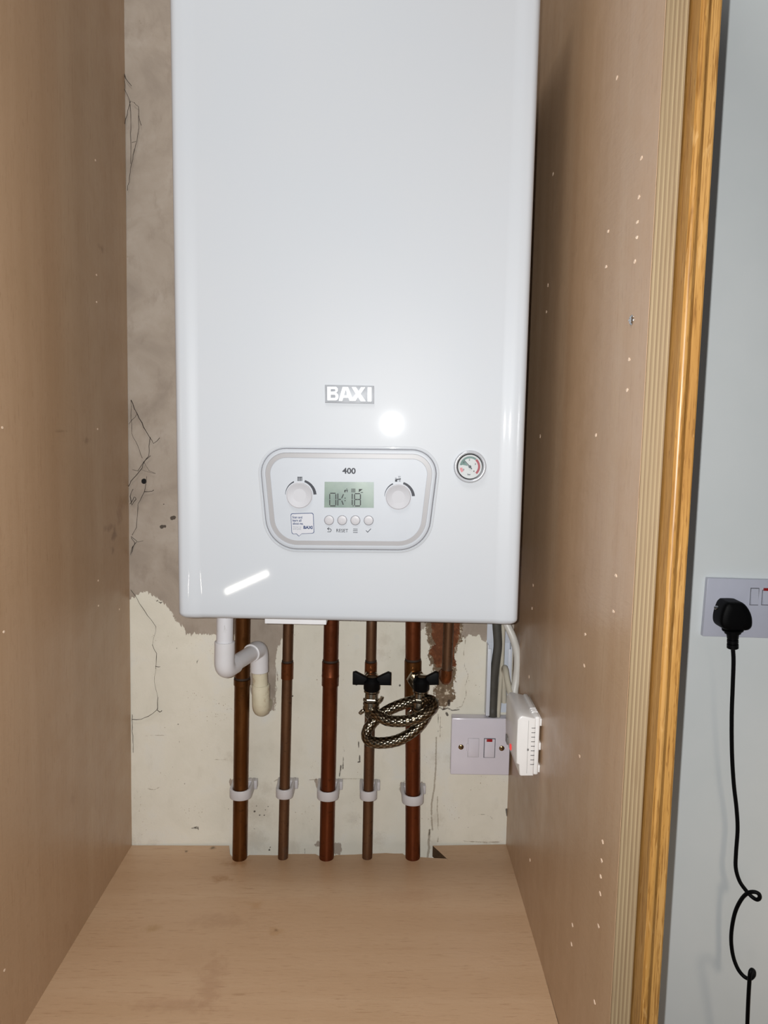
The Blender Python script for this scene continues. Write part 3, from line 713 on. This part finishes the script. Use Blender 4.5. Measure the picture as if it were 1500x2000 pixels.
for i, (a, b, r, m, lab) in enumerate(PIPES):
    A, B = pipe_axis(a, b); AX.append((A, B, r))
    top = at_y(A, B, ZB_W+.02); low = at_y(A, B, LB.z-.30)
    rt = thing('copper_pipe', lab, 'pipe', low, 'upright copper pipes under the boiler')
    mb = MB(); n = 24; mb.tube([low+(top-low)*k/n for k in range(n+1)], r, 28); pm = mb.build('pipe_length', m, rt, 60)
    def sleeve(y0, y1, extra=.0013, mat='copper_fitting', bead=None):
        z0 = onY(a[0], y1, YPIPE).z; z1 = onY(a[0], y0, YPIPE).z; p0 = at_y(A, B, z0); p1 = at_y(A, B, z1); h = (p1-p0).length
        s = MB(); R = r+extra
        s.lathe([(r-.0004, -.0006), (R, 0), (R, h*.35)]+([(R+bead, h*.37), (R+bead, h*.43), (R, h*.45)] if bead else [])+[(R, h-.0004), (r-.0004, h+.0004)], p0, p1-p0, 28)
        s.mi = 1; s.lathe([(r+.0001, h), (r+.0007, h+.0006), (r+.0006, h+.0028), (r+.0001, h+.0034)], p0, p1-p0, 28)
        return s.build('pipe_sleeve', [mat, 'flux'], rt, 40)
    if i == 0: sleeve(1326, 1337, .0010, 'copper_brown')
    if i == 1: sleeve(1293.5, 1325, .0012)
    if i == 2: sleeve(1292, 1338, .0014, 'copper_red', .0003)
    if i == 3:
        sleeve(1293, 1345, .0013, 'copper_fitting')
    if i == 4: sleeve(1290, 1362, .0014, 'copper_brown')
# short pipe that elbows into the brickwork
A = onY(876, 1225, -.03); B = onY(872.5, 1313, -.03); low = B
rt = thing('copper_pipe', 'short dull copper pipe that elbows into the broken brickwork', 'pipe', B)
up = A+(A-B)*.15
mb = MB(); mb.tube([B+(up-B)*k/8 for k in range(9)], R15, 24); mb.build('pipe_length', 'copper_dull', rt, 60)
mb = MB(); e0 = B+Vector((0, 0, .004)); path = bend([e0, B+Vector((-.0005, 0, -.012)), B+Vector((-.002, .032, -.013))], .013, 8)
mb.tube(path, R15+.0013, 24); mb.build('elbow', 'copper_fitting', rt, 60)

# ------------------------------------------------------------------ pipe clips
def clip_parts(r, root, first):
    R = r+.0052; t_ = .0033; hgt = .0145
    out = [(-R-.0005, .034)]+[(-R*math.cos(a)*1.0, -R*math.sin(a)*.86) for a in [PI*k/16 for k in range(17)]]+[(R+.0005, .034)]
    inn = [(R-t_, .034)]+[((r+.0004)*math.cos(a), -(r+.0004)*math.sin(a)) for a in [PI*k/16 for k in range(17)]]+[(-R+t_, .034)]
    mb = MB(); mb.prism([(x, y, -hgt/2) for x, y in out+inn], (0, 0, hgt), .0011, 2, True); s = mb.build('clip_strap', 'clip_plastic', root, 45)
    mb = MB(); mb.box((-R-.001, .022, -hgt/2+.001), (R+.0045, .0335, hgt/2-.0005), .001); b = mb.build('clip_base', 'clip_plastic', root, 45)
    return [s, b]
CL = {}
for i, (py, lab) in enumerate([(1551, 'white plastic clip round the wide pipe at the far left'), (1549, 'small white clip round the thin pipe left of the middle pipe'), (1550, 'white plastic clip round the wide middle pipe'), (1550, 'small white clip round the thin pipe below the coiled hose'), (1556, 'white plastic clip round the wide pipe nearest the switch')]):
    A, B, r = AX[i]; z = onY(700, py, YPIPE).z; p = at_y(A, B, z)
    o = thing('pipe_clip', lab, 'pipe clip', p, 'white clips fixing the pipes to the wall', local=True)
    if r not in CL: CL[r] = clip_parts(r, o, True)
    else:
        for ch in CL[r]:
            c2 = ch.copy(); COL.objects.link(c2); c2.parent = o

# ------------------------------------------------------------------ white waste pipe
ye2 = -.058
E2 = onY(506.5, 1266, ye2); d1 = ray(438, 1309); E1 = Vector(CAM+d1*((E2.z-.002-H)/d1[2]))
topw = onY(441, 1215, E1.y); rw = .0108; rs = .0130
rt = thing('waste_pipe', 'white plastic condensate pipe with three elbows, left of the copper pipes', 'waste pipe', (E1.x, E1.y, E1.z-.08))
mb = MB(); tp = Vector((topw.x, E1.y, ZB_W+.015)); mb.tube([E1+Vector((0, 0, .012)), E1+(tp-E1)*.4, E1+(tp-E1)*.7, tp], rw, 28); mb.build('pipe_length', 'pvc_scuffed', rt, 60)
dh = (E2-E1); dhn = dh.normalized()
def socket_end(mb, p, d, L, r):
    d = Vector(d).normalized(); mb.lathe([(r, 0), (r, L-.0015), (r-.0004, L), (rw, L), (rw, L-.004)], p, d, 28)
def elbow(name, c, dA, dB, LA, LB_, mat, r=rs):
    mb = MB(); dA = Vector(dA).normalized(); dB = Vector(dB).normalized()
    mb.tube(bend([c+dA*LA, c, c+dB*LB_], .0175, 12), r, 28, caps=False)
    for d, L in ((dA, LA), (dB, LB_)): mb.lathe([(r, 0), (r-.0006, .0007), (rw-.0003, .0007), (rw-.0003, -.002)], c+d*L, d, 28, False)
    return mb.build(name, mat, rt, 60)
upv = Vector((0, 0, 1))
elbow('elbow', E1, (tp-E1), dhn, .038, .026, 'pvc_white')
mb = MB(); mb.tube([E1+dhn*.02, (E1+E2)/2, E2-dhn*.015], rw, 28); mb.build('pipe_length', 'pvc_white', rt, 60)
dwn = (onY(507, 1385, ye2)-E2).normalized()
elbow('elbow', E2, -dhn, dwn, .024, .034, 'pvc_white', .0128)
E3 = onY(509.5, 1385, ye2)
mb = MB(); mb.tube([E2+dwn*.025, E2+(E3-E2)*.5, E3-dwn*.01], rw, 28); mb.build('pipe_length', 'pvc_old', rt, 60)['label'] = 'yellowed older length of the waste pipe'
elbow('elbow', E3, -dwn, (-.004, .058, -.014), .036, .056, 'pvc_old', .0126)['label'] = 'yellowed, stained elbow turning into the wall'

# ------------------------------------------------------------------ filling loop
V1 = onY(726, 1345, -.078); V2 = onY(822, 1345, -.078)
fl = thing('filling_loop', 'braided steel filling hose coiled between two black-handled valves', 'hose', (V1+V2)/2+Vector((0, 0, -.09)))
def hexnut(mb, c, d, r, h, wings=False):
    d = Vector(d).normalized(); ref = Vector((1, 0, 0)); nx = (ref-d*ref.dot(d)).normalized(); by = d.cross(nx)
    pts = [c+(nx*math.cos(PI/3*k)+by*math.sin(PI/3*k))*r for k in range(6)]
    mb.prism(pts, d*h, .0009, 2, True)
def valve(V, axz, pipe_p, px, handle_angle, wide):
    """V: body centre; the valve leaves the pipe towards the room, turns down to the hose"""
    dn = Vector((px, -.18, -1)).normalized()
    mb = MB()
    tee = Vector((V.x, V.y, V.z+.004))
    mb.tube([pipe_p, tee], .0092, 24)                                           # horizontal stub from the pipe
    mb.lathe([(.0135, 0), (.0140, .001), (.0140, .007), (.0135, .008)], pipe_p+(tee-pipe_p)*.35, tee-pipe_p, 6)
    mb.lathe([(.0066, -.016), (.0090, -.014), (.0106, -.009), (.0108, .001), (.0098, .003), (.0098, .005), (.0106, .006), (.0106, .009), (.0088, .011), (.0088, .020)], tee, dn, 28)
    body = mb.build('valve_body', 'nickel', fl, 35)
    # union nut with two wings
    mb = MB(); c = tee+dn*.017
    hexnut(mb, c, dn, .0112, .005); mb.lathe([(.0100, .005), (.0112, .0062), (.0112, .0090), (.0104, .0094), (.0104, .0108), (.0112, .0112), (.0112, .0150), (.0100, .0178), (.0082, .0185)], c, dn, 28)
    for s in (-1, 1):
        e = c+dn*(.004 if s > 0 else .016)+Vector((s*.0105, -.004, 0)); k_ = 1 if s > 0 else -.5; mb.tube([e, e+Vector((s*.003, -.001, .004*k_)), e+Vector((s*.005, -.001, .0085*k_))], [.0028, .0026, .0021], 12)
    mb.build('union_nut', 'nickel', body, 35)
    # handle
    mb = MB(); hc = V+Vector((0, -.004, .012))
    mb.lathe([(.0104, -.0125), (.0114, -.011), (.0114, .001), (.0090, .0035), (.0060, .006), (1e-5, .0062)], hc, (0, -.12, 1), 24)
    def wing(s, L, h0, h1, tilt):
        P = [(s*.006, -.004), (s*L, -.004+tilt*.2), (s*L, h1+tilt), (s*(L-.004), h1+.0015+tilt), (s*.007, h0)]
        mb.prism([hc+Vector((x, -.0045, z)) for x, z in P], (0, .009, 0), .0009, 2, True)
    if wide: wing(-1, .0268, .006, .0125, 0); wing(1, .0268, .006, .0125, 0)
    else: wing(1, .0240, .0075, .0100, .003); wing(-1, .0095, .006, .006, 0)
    mb.build('handle', 'black_plastic', body, 35)
    return tee+dn*.034, dn
p4 = at_y(AX[3][0], AX[3][1], V1.z+.004); p5 = at_y(AX[4][0], AX[4][1], V2.z+.006)
h1, n1 = valve(V1, None, p4, -.03, 0, True)
h2, n2 = valve(V2, None, p5, -.10, 0, False)
HP = [((735, 1396), -.100), ((757, 1407), -.108), ((790, 1408), -.112), ((822, 1399), -.110), ((843, 1384), -.102), ((844, 1370), -.092), ((826, 1366), -.084), ((795, 1372), -.080), ((760, 1386), -.080), ((732, 1406), -.084), ((717, 1428), -.090), ((720, 1446), -.098), ((742, 1451), -.104), ((775, 1446), -.106), ((805, 1430), -.102), ((826, 1408), -.094), ((834, 1390), -.086)]
path = smooth_path([h1, h1+n1*.006]+[onY(*p, y) for p, y in HP]+[h2+n2*.008, h2], 60)
def braided(path, r, pitch=.0042, nb=9, seg=72, step=.0006):
    """tube whose surface carries the crossing wire bundles of the braid"""
    L = [0.0]
    for a, b in zip(path[:-1], path[1:]): L.append(L[-1]+(b-a).length)
    n = int(L[-1]/step); Ls = np.array(L); P = np.array([tuple(p) for p in path]); q = np.linspace(0, L[-1], n)
    C = np.stack([np.interp(q, Ls, P[:, k]) for k in range(3)], 1)
    T = np.gradient(C, axis=0); T /= np.linalg.norm(T, axis=1)[:, None]
    N = np.zeros_like(T); v = np.array((0, 1.0, 0)); 
    for k in range(n):
        v = v-T[k]*(v@T[k]); v /= np.linalg.norm(v); N[k] = v
    B = np.cross(T, N); th = np.arange(seg)*2*PI/seg
    A_ = th[None, :]*nb; S_ = (q/pitch*2*PI)[:, None]*.5
    w = np.abs(np.sin((A_+S_)/2*1.0)*np.sin((A_-S_)/2*1.0))
    R_ = r-.00045+.00060*np.sqrt(w)
    V = C[:, None, :]+R_[..., None]*(N[:, None, :]*np.cos(th)[None, :, None]+B[:, None, :]*np.sin(th)[None, :, None])
    me = bpy.data.meshes.new('braided_hose'); ii = np.arange(n*seg).reshape(n, seg); jj = np.roll(ii, -1, 1)
    Q = np.stack([ii[:-1], jj[:-1], jj[1:], ii[1:]], -1).reshape(-1, 4)
    me.vertices.add(n*seg); me.vertices.foreach_set('co', V.ravel()); me.loops.add(Q.size); me.loops.foreach_set('vertex_index', Q.ravel())
    me.polygons.add(len(Q)); me.polygons.foreach_set('loop_start', np.arange(0, Q.size, 4)); me.polygons.foreach_set('loop_total', np.full(len(Q), 4))
    at = me.attributes.new('weave', 'FLOAT', 'POINT'); at.data.foreach_set('value', w.ravel().astype(np.float32))
    me.update(calc_edges=True); me.validate(); me.materials.append(M['braid']); me.shade_smooth(); return me
bh = bpy.data.objects.new('braided_hose', braided([p-ORIG[fl.name] for p in path], .0076)); COL.objects.link(bh); bh.parent = fl

# ------------------------------------------------------------------ switched fuse spur on its surface box
YS_ = -.020
a = onY(882.5, 1402.5, YS_); b = onY(998, 1516, YS_); w = .0885
x0s, z1s = a.x, a.z; x1s = x0s+w; z0s = z1s-.0885
sp = thing('fused_spur', 'white switched fuse outlet on the wall beside the thermostat box', 'wall switch', (x0s+w/2, 0, z0s))
mb = MB(); mb.box((x0s+.0008, YS_+.006, z0s+.0008), (x1s-.0008, -.0005, z1s-.0008), .0008); mb.build('back_box', 'plate_lilac', sp, 30)
RT = Matrix.Rotation(math.radians(.9), 3, 'Y')
mb = MB(); mb.box((x0s, YS_, z0s), (x1s, YS_+.0075, z1s), .0016, 3); pl = mb.build('face_plate', 'plate_lilac', sp, 30)
def spx(x, y): q = onY(x, y, YS_); return q.x, q.z
def pbox(mb, x0, y0, x1, y1, d0, d1, bev=.0005):
    a = spx(x0, y1); b = spx(x1, y0); mb.box((a[0], YS_-d1, a[1]), (b[0], YS_+d0, b[1]), bev)
mb = MB(); pbox(mb, 913.5, 1442.5, 935.5, 1478, .001, .0006, .0003); mb.mi = 1; pbox(mb, 913, 1442, 936, 1478.6, .001, .0001, 0); mb.mi = 0; pbox(mb, 911, 1452, 915.5, 1466, .0, .0016); mb.build('fuse_carrier', ['plate_lilac', 'band_grey'], pl, 30)
mb = MB(); pbox(mb, 945.5, 1443.5, 966.5, 1478.6, .001, .0016, .0006); mb.mi = 1; pbox(mb, 944, 1442, 968, 1479.8, .001, .00015, 0); rk = mb.build('rocker_switch', ['plate_lilac', 'seam'], pl, 30)
mb = MB(); pbox(mb, 950, 1443.2, 961.5, 1448, .0, .0021, .0003); mb.build('neon', 'red_neon', rk)['label'] = 'red neon window in the rocker'
s0 = None
for (px, py) in [(900.5, 1459), (980, 1461.5)]:
    q_ = onY(px, py, YS_)
    if s0 is None:
        mb = MB(); mb.lathe([(.0040, -.0005), (.0040, .0004), (.0030, .0012), (1e-5, .0015)], (0, 0, 0), (0, -1, 0), 24); mb.mi = 1; mb.box((-.0028, -.0017, -.0005), (.0028, -.0011, .0005), 0, 2, Matrix.Rotation(.6, 3, 'Y'), (0, 0, 0))
        o0 = ORIG.pop(pl.name); s0 = mb.build('plate_screw', ['brass_screw', 'dark_gap'], pl, 40); ORIG[pl.name] = o0; so_ = s0
    else: so_ = s0.copy(); COL.objects.link(so_); so_.parent = pl
    so_.location = q_-Vector(sp.location)

# ------------------------------------------------------------------ trunking and cables
tx0 = onY(949, 1330, -.006).x; tx1 = XR-.004; tz0 = onY(955, 1393, -.006).z; tz1 = ZB_W+.05
tr = thing('cable_trunking', 'open white plastic cable channel on the wall above the fuse outlet', 'trunking', ((tx0+tx1)/2, 0, tz0))
mb = MB(); mb.box((tx0, -.002, tz0), (tx1, -.0004, tz1))
zs_ = onY(955, 1256, -.006).z; mb.build('channel_back', 'trunking', tr, 0)
for (xa, lipdir) in ((tx0, 1), (tx1-.0055, -1)):
    mb = MB(); mb.box((xa+(.0 if lipdir > 0 else .004), -.016, tz0), (xa+(.0015 if lipdir > 0 else .0055), -.001, zs_), .0003)
    mb.box((xa, -.0165, tz0), (xa+.0055, -.0150, zs_-.006), .0004); mb.build('channel_rail', 'trunking', tr, 30)
mb = MB(); mb.box((tx0+.001, -.0030, zs_), (tx1-.001, -.0018, tz1), .0003); mb.build('channel_cover', 'trunking', tr, 30)
def cable(name, lab, P, r, mat, flat=1.0):
    path = smooth_path([onY(x, y, d) for x, y, d in P], 8)
    mb = MB(); mb.tube(path, r, 18, True, False, flat); return tag(mb.build(name, mat, None, 60), lab, 'cable')
cable('cable', 'thick dark grey cable running down the open trunking', [(969, 1195, -.014), (970.5, 1225, -.014), (972.5, 1260, -.013), (969, 1290, -.012), (965, 1320, -.011), (963.5, 1350, -.011), (962.5, 1380, -.011), (962.5, 1394, -.012), (963, 1408, -.009)], .0066, 'cable_grey', .8)
cable('cable', 'thin cream cable straight down beside the dark grey cable', [(983.5, 1195, -.012), (982.5, 1230, -.012), (980.5, 1290, -.011), (977, 1340, -.010), (974.5, 1375, -.010), (973, 1393, -.011), (973, 1406, -.009)], .0034, 'cable_cream')
cable('cable', 'thick white cable looping out from the boiler to the thermostat box', [(984, 1208, -.04), (993, 1226, -.044), (1002, 1246, -.048), (1009.5, 1272, -.05), (1011, 1297, -.052), (1008.5, 1325, -.054), (1005, 1348, -.058), (1004.5, 1366, -.064)], .0056, 'cable_white')
cable('cable', 'short cream cable curling from the trunking into the thermostat box', [(984.5, 1372, -.006), (984, 1340, -.007), (984, 1312, -.012), (985.5, 1304, -.024), (988, 1309, -.036), (990.5, 1327, -.048), (994.5, 1346, -.058), (998, 1360, -.066), (1000, 1374, -.074)], .0042, 'cable_cream')

# ------------------------------------------------------------------ thermostat receiver on the right-hand panel
nb = onX(1057, 1403, XR-.002); ynear = nb.y; ztop = nb.z+.003; zbot = onX(1055, 1523, XR-.002).z
xface = onY(1009.5, 1460, ynear).x
f2 = ray(987, 1365); yfar = onY(988, 1440, 0).y if False else None
dd = ray(986.5, 1440); yfar = -D+dd[1]*(xface/dd[0])
yfar = min(yfar, -.024)
th = thing('thermostat_receiver', 'white vented thermostat box with a red light, fixed to the right-hand panel', 'thermostat', (XR, (ynear+yfar)/2, zbot))
hz = ztop-zbot; xb = XR-.0005
mb = MB()
xm = xb-.0085
mb.box((xm, ynear+.0015, zbot+.001), (xb-.002, yfar-.0015, ztop-.002), .0022, 3); bp = mb.build('back_plate', 'stat_white', th, 35)
mb = MB()   # two feet that show against the panel
for zf in (zbot+.004, (zbot+ztop)/2-.006, ztop-.014): mb.box((xb-.0022, ynear+.003, zf), (xb+.0003, yfar-.004, zf+.009), .0005)
mb.build('mounting_foot', 'stat_white', bp, 30)
mb = MB()   # front shell: side profile with a stepped, raked underside
P = [(xm+.0006, ztop-.004), (xface+.0055, ztop-.0005), (xface+.0022, ztop-.0022), (xface, ztop-.006), (xface-.0003, zbot+hz*.5), (xface+.0004, zbot+.016), (xface+.0035, zbot+.0145), (xface+.0045, zbot+.002), (xface+.006, zbot), (xm+.0006, zbot+.0004)]
mb.prism([(x, ynear, z) for x, z in P], (0, yfar-ynear, 0), .0018, 3, True); sh = mb.build('front_shell', 'stat_white', th, 40)
mb = MB()
for k in range(9):
    z = zbot+hz*(.80-.075*k) ; mb.box((xm-.0042, ynear-.00012, z-.00035), (xm+.0004, ynear+.0006, z+.00035))
mb.build('side_vents', 'stat_dark', sh, 0)
mb = MB(); mb.box((xm-.0082, ynear-.0001, zbot+.004), (xm-.0079, ynear+.001, ztop-.006)); mb.box((xm-.0088, ynear-.00015, zbot+hz*.425), (xm-.0066, ynear+.001, zbot+hz*.46)); mb.build('seam_line', 'stat_grey', sh, 0)
mb = MB()
for k in range(3): mb.box((xm-.001, ynear+.018+k*.006, ztop-.0035), (xm+.0062, ynear+.0202+k*.006, ztop-.0012))
mb.build('top_vents', 'stat_white', bp, 0)
mb = MB(); q_ = ray(997.5, 1459); yl = -D+q_[1]*(xface/q_[0]); zl = H+q_[2]*(xface/q_[0])
mb.box((xface-.0012, yl-.0030, zl-.0035), (xface+.0005, yl+.0035, zl+.0035), .001); mb.build('indicator_light', 'led', sh)['label'] = 'glowing red indicator light'
mb = MB(); q_ = ray(990, 1444); yl = -D+q_[1]*(xface/q_[0]); zl = H+q_[2]*(xface/q_[0])
mb.box((xface-.0009, yl-.007, zl-.005), (xface+.0005, yl+.007, zl+.005), .0006); mb.build('slide_switch', 'stat_grey', sh)

# ------------------------------------------------------------------ double socket, plug and lead on the right wall
YK = -.0095
a = onY(1381.5, 1129, YK); dzk = .0885; wk = .146
sk = thing('wall_socket', 'white double socket with red-topped switches on the grey wall', 'socket', (a.x+wk/2, 0, a.z-dzk))
mb = MB(); mb.prism([(a.x+.0006, YK, a.z), (a.x+wk, YK, a.z-.002), (a.x+wk-.002, YK, a.z-dzk-.002), (a.x-.0012, YK, a.z-dzk)][::-1], (0, .0092, 0)); 
bmesh.ops.bevel(mb.bm, geom=[e for e in mb.bm.edges], offset=.0014, segments=2, affect='EDGES', profile=.5)
kp = mb.build('face_plate', 'socket_plate', sk, 30)
def krock(x0, y0, x1, y1, red):
    p = onY(x0, y1, YK); q = onY(x1, y0, YK)
    mb = MB(); mb.loft([[(p.x, YK+.001, p.z), (q.x, YK+.001, p.z), (q.x, YK+.001, q.z), (p.x, YK+.001, q.z)], [(p.x+.0008, YK-.0032, p.z+.0010), (q.x-.0008, YK-.0032, p.z+.0010), (q.x-.0008, YK-.0008, q.z-.0008), (p.x+.0008, YK-.0008, q.z-.0008)]], True, True, True)
    mb.mi = 1; mb.box((p.x-.0007, YK-.00015, p.z-.0008), (q.x+.0004, YK+.001, q.z+.0006))
    r_ = mb.build('rocker_switch', ['socket_plate', 'seam'], kp, 0)
    if red:
        mb = MB(); mb.box((p.x+.001, YK-.0022, q.z-.0006), (q.x-.001, YK+.0005, q.z+.0034), .0004); mb.build('red_strip', 'red_neon', r_)['label'] = 'red on-mark above the switch'
krock(1464.5, 1149, 1482.5, 1181, False); krock(1487.5, 1153, 1510, 1181, True)

pg = thing('plug', 'black three-pin plug in the double socket with its lead hanging down', 'plug', onY(1430, 1232, -.03))
O = [(1421, 1175.5), (1441, 1175.5), (1452, 1178), (1461, 1188), (1466.5, 1200), (1468.5, 1212), (1467.5, 1223), (1462, 1229.5), (1453, 1231.5), (1440, 1231.5), (1424, 1231.5), (1414, 1229), (1408, 1223), (1406, 1215), (1407, 1204), (1410, 1193), (1415, 1181)]
pts = smooth_path([onY(x, y, -.034) for x, y in O+O[:1]], 4)[:-1]
cenp = sum(pts, Vector())/len(pts)
ring = lambda s_, y: [Vector((cenp.x+(p.x-cenp.x)*s_, y, cenp.z+(p.z-cenp.z)*s_)) for p in pts]
mb = MB(); mb.loft([ring(1.0, YK-.0005), ring(1.0, -.031), ring(.985, -.0345), ring(.95, -.037), ring(.86, -.039), ring(.5, -.040)], True, True, True); pb = mb.build('plug_body', 'black_plastic', pg, 40)
mb = MB(); q_ = onY(1399, 1187, -.026); mb.lathe([(.0028, 0), (.0028, .003), (.0018, .0045), (1e-5, .005)], q_+Vector((.0012, 0, 0)), (-1, -.3, .1), 16); mb.build('screw', 'screw_zinc', pb)
ctr = [onY(1431, 1229, -.027), onY(1431.5, 1237, -.026), onY(1431, 1243, -.026), onY(1430.6, 1249, -.026), onY(1430.6, 1257, -.026), onY(1430.8, 1266.5, -.026)]
mb = MB(); tt = []; rr_ = []
base = ctr[0]; endp = ctr[-1]; L = endp-base
for (w_, r) in [(0, .0150), (.06, .0145), (.075, .0118), (.2, .0112), (.22, .0090), (.3, .0084), (.48, .0078), (.49, .0050), (.54, .0050), (.55, .0078), (.70, .0078), (.71, .0050), (.76, .0050), (.77, .0080), (.97, .0080), (1, .0066)]:
    tt.append(base+L*w_); rr_.append(r)
mb.tube(tt, rr_, 24); mb.build('strain_relief', 'black_rubber', pb, 35)
CP = [(1430.8, 1262, -.026), (1432.5, 1290, -.024), (1431, 1340, -.020), (1429, 1400, -.018), (1429.5, 1470, -.016), (1433, 1530, -.015), (1438.5, 1580, -.014), (1440.5, 1620, -.013), (1437.5, 1665, -.013), (1437, 1695, -.014), (1444, 1720, -.016), (1456, 1738, -.020), (1468, 1751, -.026), (1478, 1757, -.032), (1483.5, 1753.5, -.036), (1482, 1746, -.036), (1473, 1742, -.033), (1461, 1744, -.028), (1449, 1755, -.022), (1437, 1778, -.017), (1430, 1808, -.014), (1428, 1838, -.013), (1432, 1868, -.015), (1441, 1892, -.020), (1453, 1907, -.026), (1464, 1911.5, -.032), (1471.5, 1906, -.038), (1472.5, 1898, -.043), (1468.5, 1894, -.047), (1465, 1900, -.050), (1463.5, 1916, -.049), (1461.5, 1950, -.045), (1459.5, 2000, -.040), (1457, 2080, -.036), (1456, 2200, -.034)]
mb = MB(); mb.tube(smooth_path([onY(x, y, d) for x, y, d in CP], 8), .0029, 16); mb.build('power_lead', 'black_rubber', pg, 60)

# ------------------------------------------------------------------ cobwebs in the left corner
def web(lab, strands, r=.00035, seed=1):
    rnd = random.Random(seed); mb = MB()
    for P, k in strands:
        pts = [onY(x, y, -.0025-.001*rnd.random()) for x, y in P]; out = []
        for a, b in zip(pts[:-1], pts[1:]):
            n = max(2, int((b-a).length/.006))
            for i in range(n): out.append(a+(b-a)*i/n+Vector((rnd.uniform(-1, 1), 0, rnd.uniform(-1, 1)))*.0006)
        out.append(pts[-1]); mb.tube(out, [r*k*rnd.uniform(.7, 1.3) for _ in out], 6)
    return tag(mb.build('cobweb', 'web', None, 0), lab, 'cobweb', 'dusty cobwebs on the back wall')
web('dusty cobweb in the upper left corner, level with the upper boiler casing', [([(243, 145), (250, 160), (257, 168)], 1.2), ([(244, 175), (254, 197), (255, 250), (256, 290), (255, 320)], .8), ([(254, 197), (248, 225), (244, 242)], 1), ([(262, 200), (270, 208), (271, 250), (267, 276), (257, 320), (249, 372)], 1), ([(258, 278), (266, 276)], .8), ([(271, 225), (276, 245)], .8), ([(257, 320), (262, 290)], .6), ([(243, 145), (244, 175)], .6), ([(254, 197), (262, 200)], .5)], .00034, 3)
web('tangled dusty cobweb round the drilled hole left of the boiler', [([(256, 782), (263, 798), (268, 808), (281, 835), (292, 852), (300, 867), (312, 855)], 1.4), ([(256, 782), (257, 845), (268, 870), (278, 895)], .7), ([(252, 828), (268, 808)], .7), ([(293, 853), (290, 890), (281, 902), (277, 915), (256, 940), (251, 950)], 1.2), ([(259, 918), (270, 920), (281, 902), (294, 890)], .9), ([(281, 902), (291, 920), (304, 925)], .6), ([(275, 917), (302, 925)], .5), ([(287, 930), (282, 962), (270, 985), (266, 1030), (258, 1045)], .9), ([(282, 960), (296, 960), (300, 957)], 1.3), ([(254, 985), (262, 970), (266, 975), (258, 987), (254, 970), (260, 955)], 1.3), ([(256, 1048), (268, 1058), (258, 1068), (255, 1085), (263, 1060), (256, 1050)], 1.1), ([(268, 1058), (280, 1056)], .6)], .00036, 5)
web('fine cobweb strands on the cream paint below the plaster', [([(256, 1152), (268, 1170), (278, 1187), (305, 1225)], .9), ([(305, 1225), (298, 1259)], .45), ([(298, 1259), (306, 1277), (304, 1306)], .9), ([(304, 1302), (313, 1302)], .9), ([(304, 1306), (301, 1330), (308, 1362)], .5), ([(308, 1362), (308, 1382), (306, 1386), (290, 1400), (275, 1405), (258, 1405)], 1.2), ([(306, 1386), (312, 1391), (316, 1388)], 1.6), ([(259, 1395), (258, 1405), (260, 1470)], .9)], .00036, 9)

# ------------------------------------------------------------------ camera
cd = bpy.data.cameras.new('camera'); co_ = bpy.data.objects.new('camera', cd); COL.objects.link(co_)
cd.sensor_fit = 'VERTICAL'; cd.sensor_height = 36; cd.sensor_width = 27; cd.lens = F/2000*36; cd.clip_start = .02
ex = RM @ np.array((1, 0, 0)); ey = RM @ np.array((0, -1, 0)); ez = RM @ np.array((0, 0, -1))
mw = Matrix.Identity(4)
for i in range(3): mw[i][0] = ex[i]; mw[i][1] = ey[i]; mw[i][2] = ez[i]; mw[i][3] = CAM[i]
co_.matrix_world = mw; SC.camera = co_

# ------------------------------------------------------------------ light: phone flash, added overhead fill, other room lamps
def light(name, typ, loc, energy, col=(1, 1, 1), **kw):
    l = bpy.data.lights.new(name, typ); l.energy = energy; l.color = col
    for k, v in kw.items(): setattr(l, k, v)
    o = bpy.data.objects.new(name, l); COL.objects.link(o); o.location = loc; return o
def aim(o, tgt): o.rotation_euler = (Vector(tgt)-o.location).to_track_quat('-Z', 'Y').to_euler()
light('phone_flash', 'POINT', (-.0115, -D+.0, H+.003), 33.5, (.99, 1, 1.0), shadow_soft_size=.0016)
o = light('added_top_fill', 'AREA', (-.28, -.80, 2.62), 9, (1, .98, .95), shape='DISK', size=.4)  # unseen overhead fill, added to brighten the upper boiler casing and right panel
o = light('corner_lamp', 'SPOT', (1.6, -.9, .9), 20, (1, .84, .66), spot_size=math.radians(41), spot_blend=.5, shadow_soft_size=.22); aim(o, (1.01, 0, .70))
# slim lamp elsewhere in the room, seen as the streak reflected low on the casing
def mirror_pt(px, py, t):
    p = onP(px, py, C0, NI); d = (p-Vector(CAM)).normalized(); d = d-NI*2*d.dot(NI); return p+d*t
m1, m2 = mirror_pt(440, 1157, 2.3), mirror_pt(523, 1119, 2.3); mc = (m1+m2)/2; xa_ = (m2-m1).normalized(); tz = (mc-C0).normalized()
ya_ = tz.cross(xa_).normalized(); za_ = xa_.cross(ya_)
o = light('strip_lamp', 'AREA', mc, .9, (1, .95, .86), shape='RECTANGLE', size=(m2-m1).length, size_y=.022)
if za_.dot(mc-C0) < 0: ya_ = -ya_; za_ = -za_
o.matrix_world = Matrix(((xa_.x, ya_.x, za_.x, mc.x), (xa_.y, ya_.y, za_.y, mc.y), (xa_.z, ya_.z, za_.z, mc.z), (0, 0, 0, 1)))
wd = bpy.data.worlds.new('world'); SC.world = wd; wd.use_nodes = True
wd.node_tree.nodes['Background'].inputs[0].default_value = (.86, .92, 1, 1); wd.node_tree.nodes['Background'].inputs[1].default_value = .088
SC.view_settings.view_transform = 'Standard'; SC.view_settings.look = 'None'; SC.view_settings.gamma = 1; SC.view_settings.exposure = 0
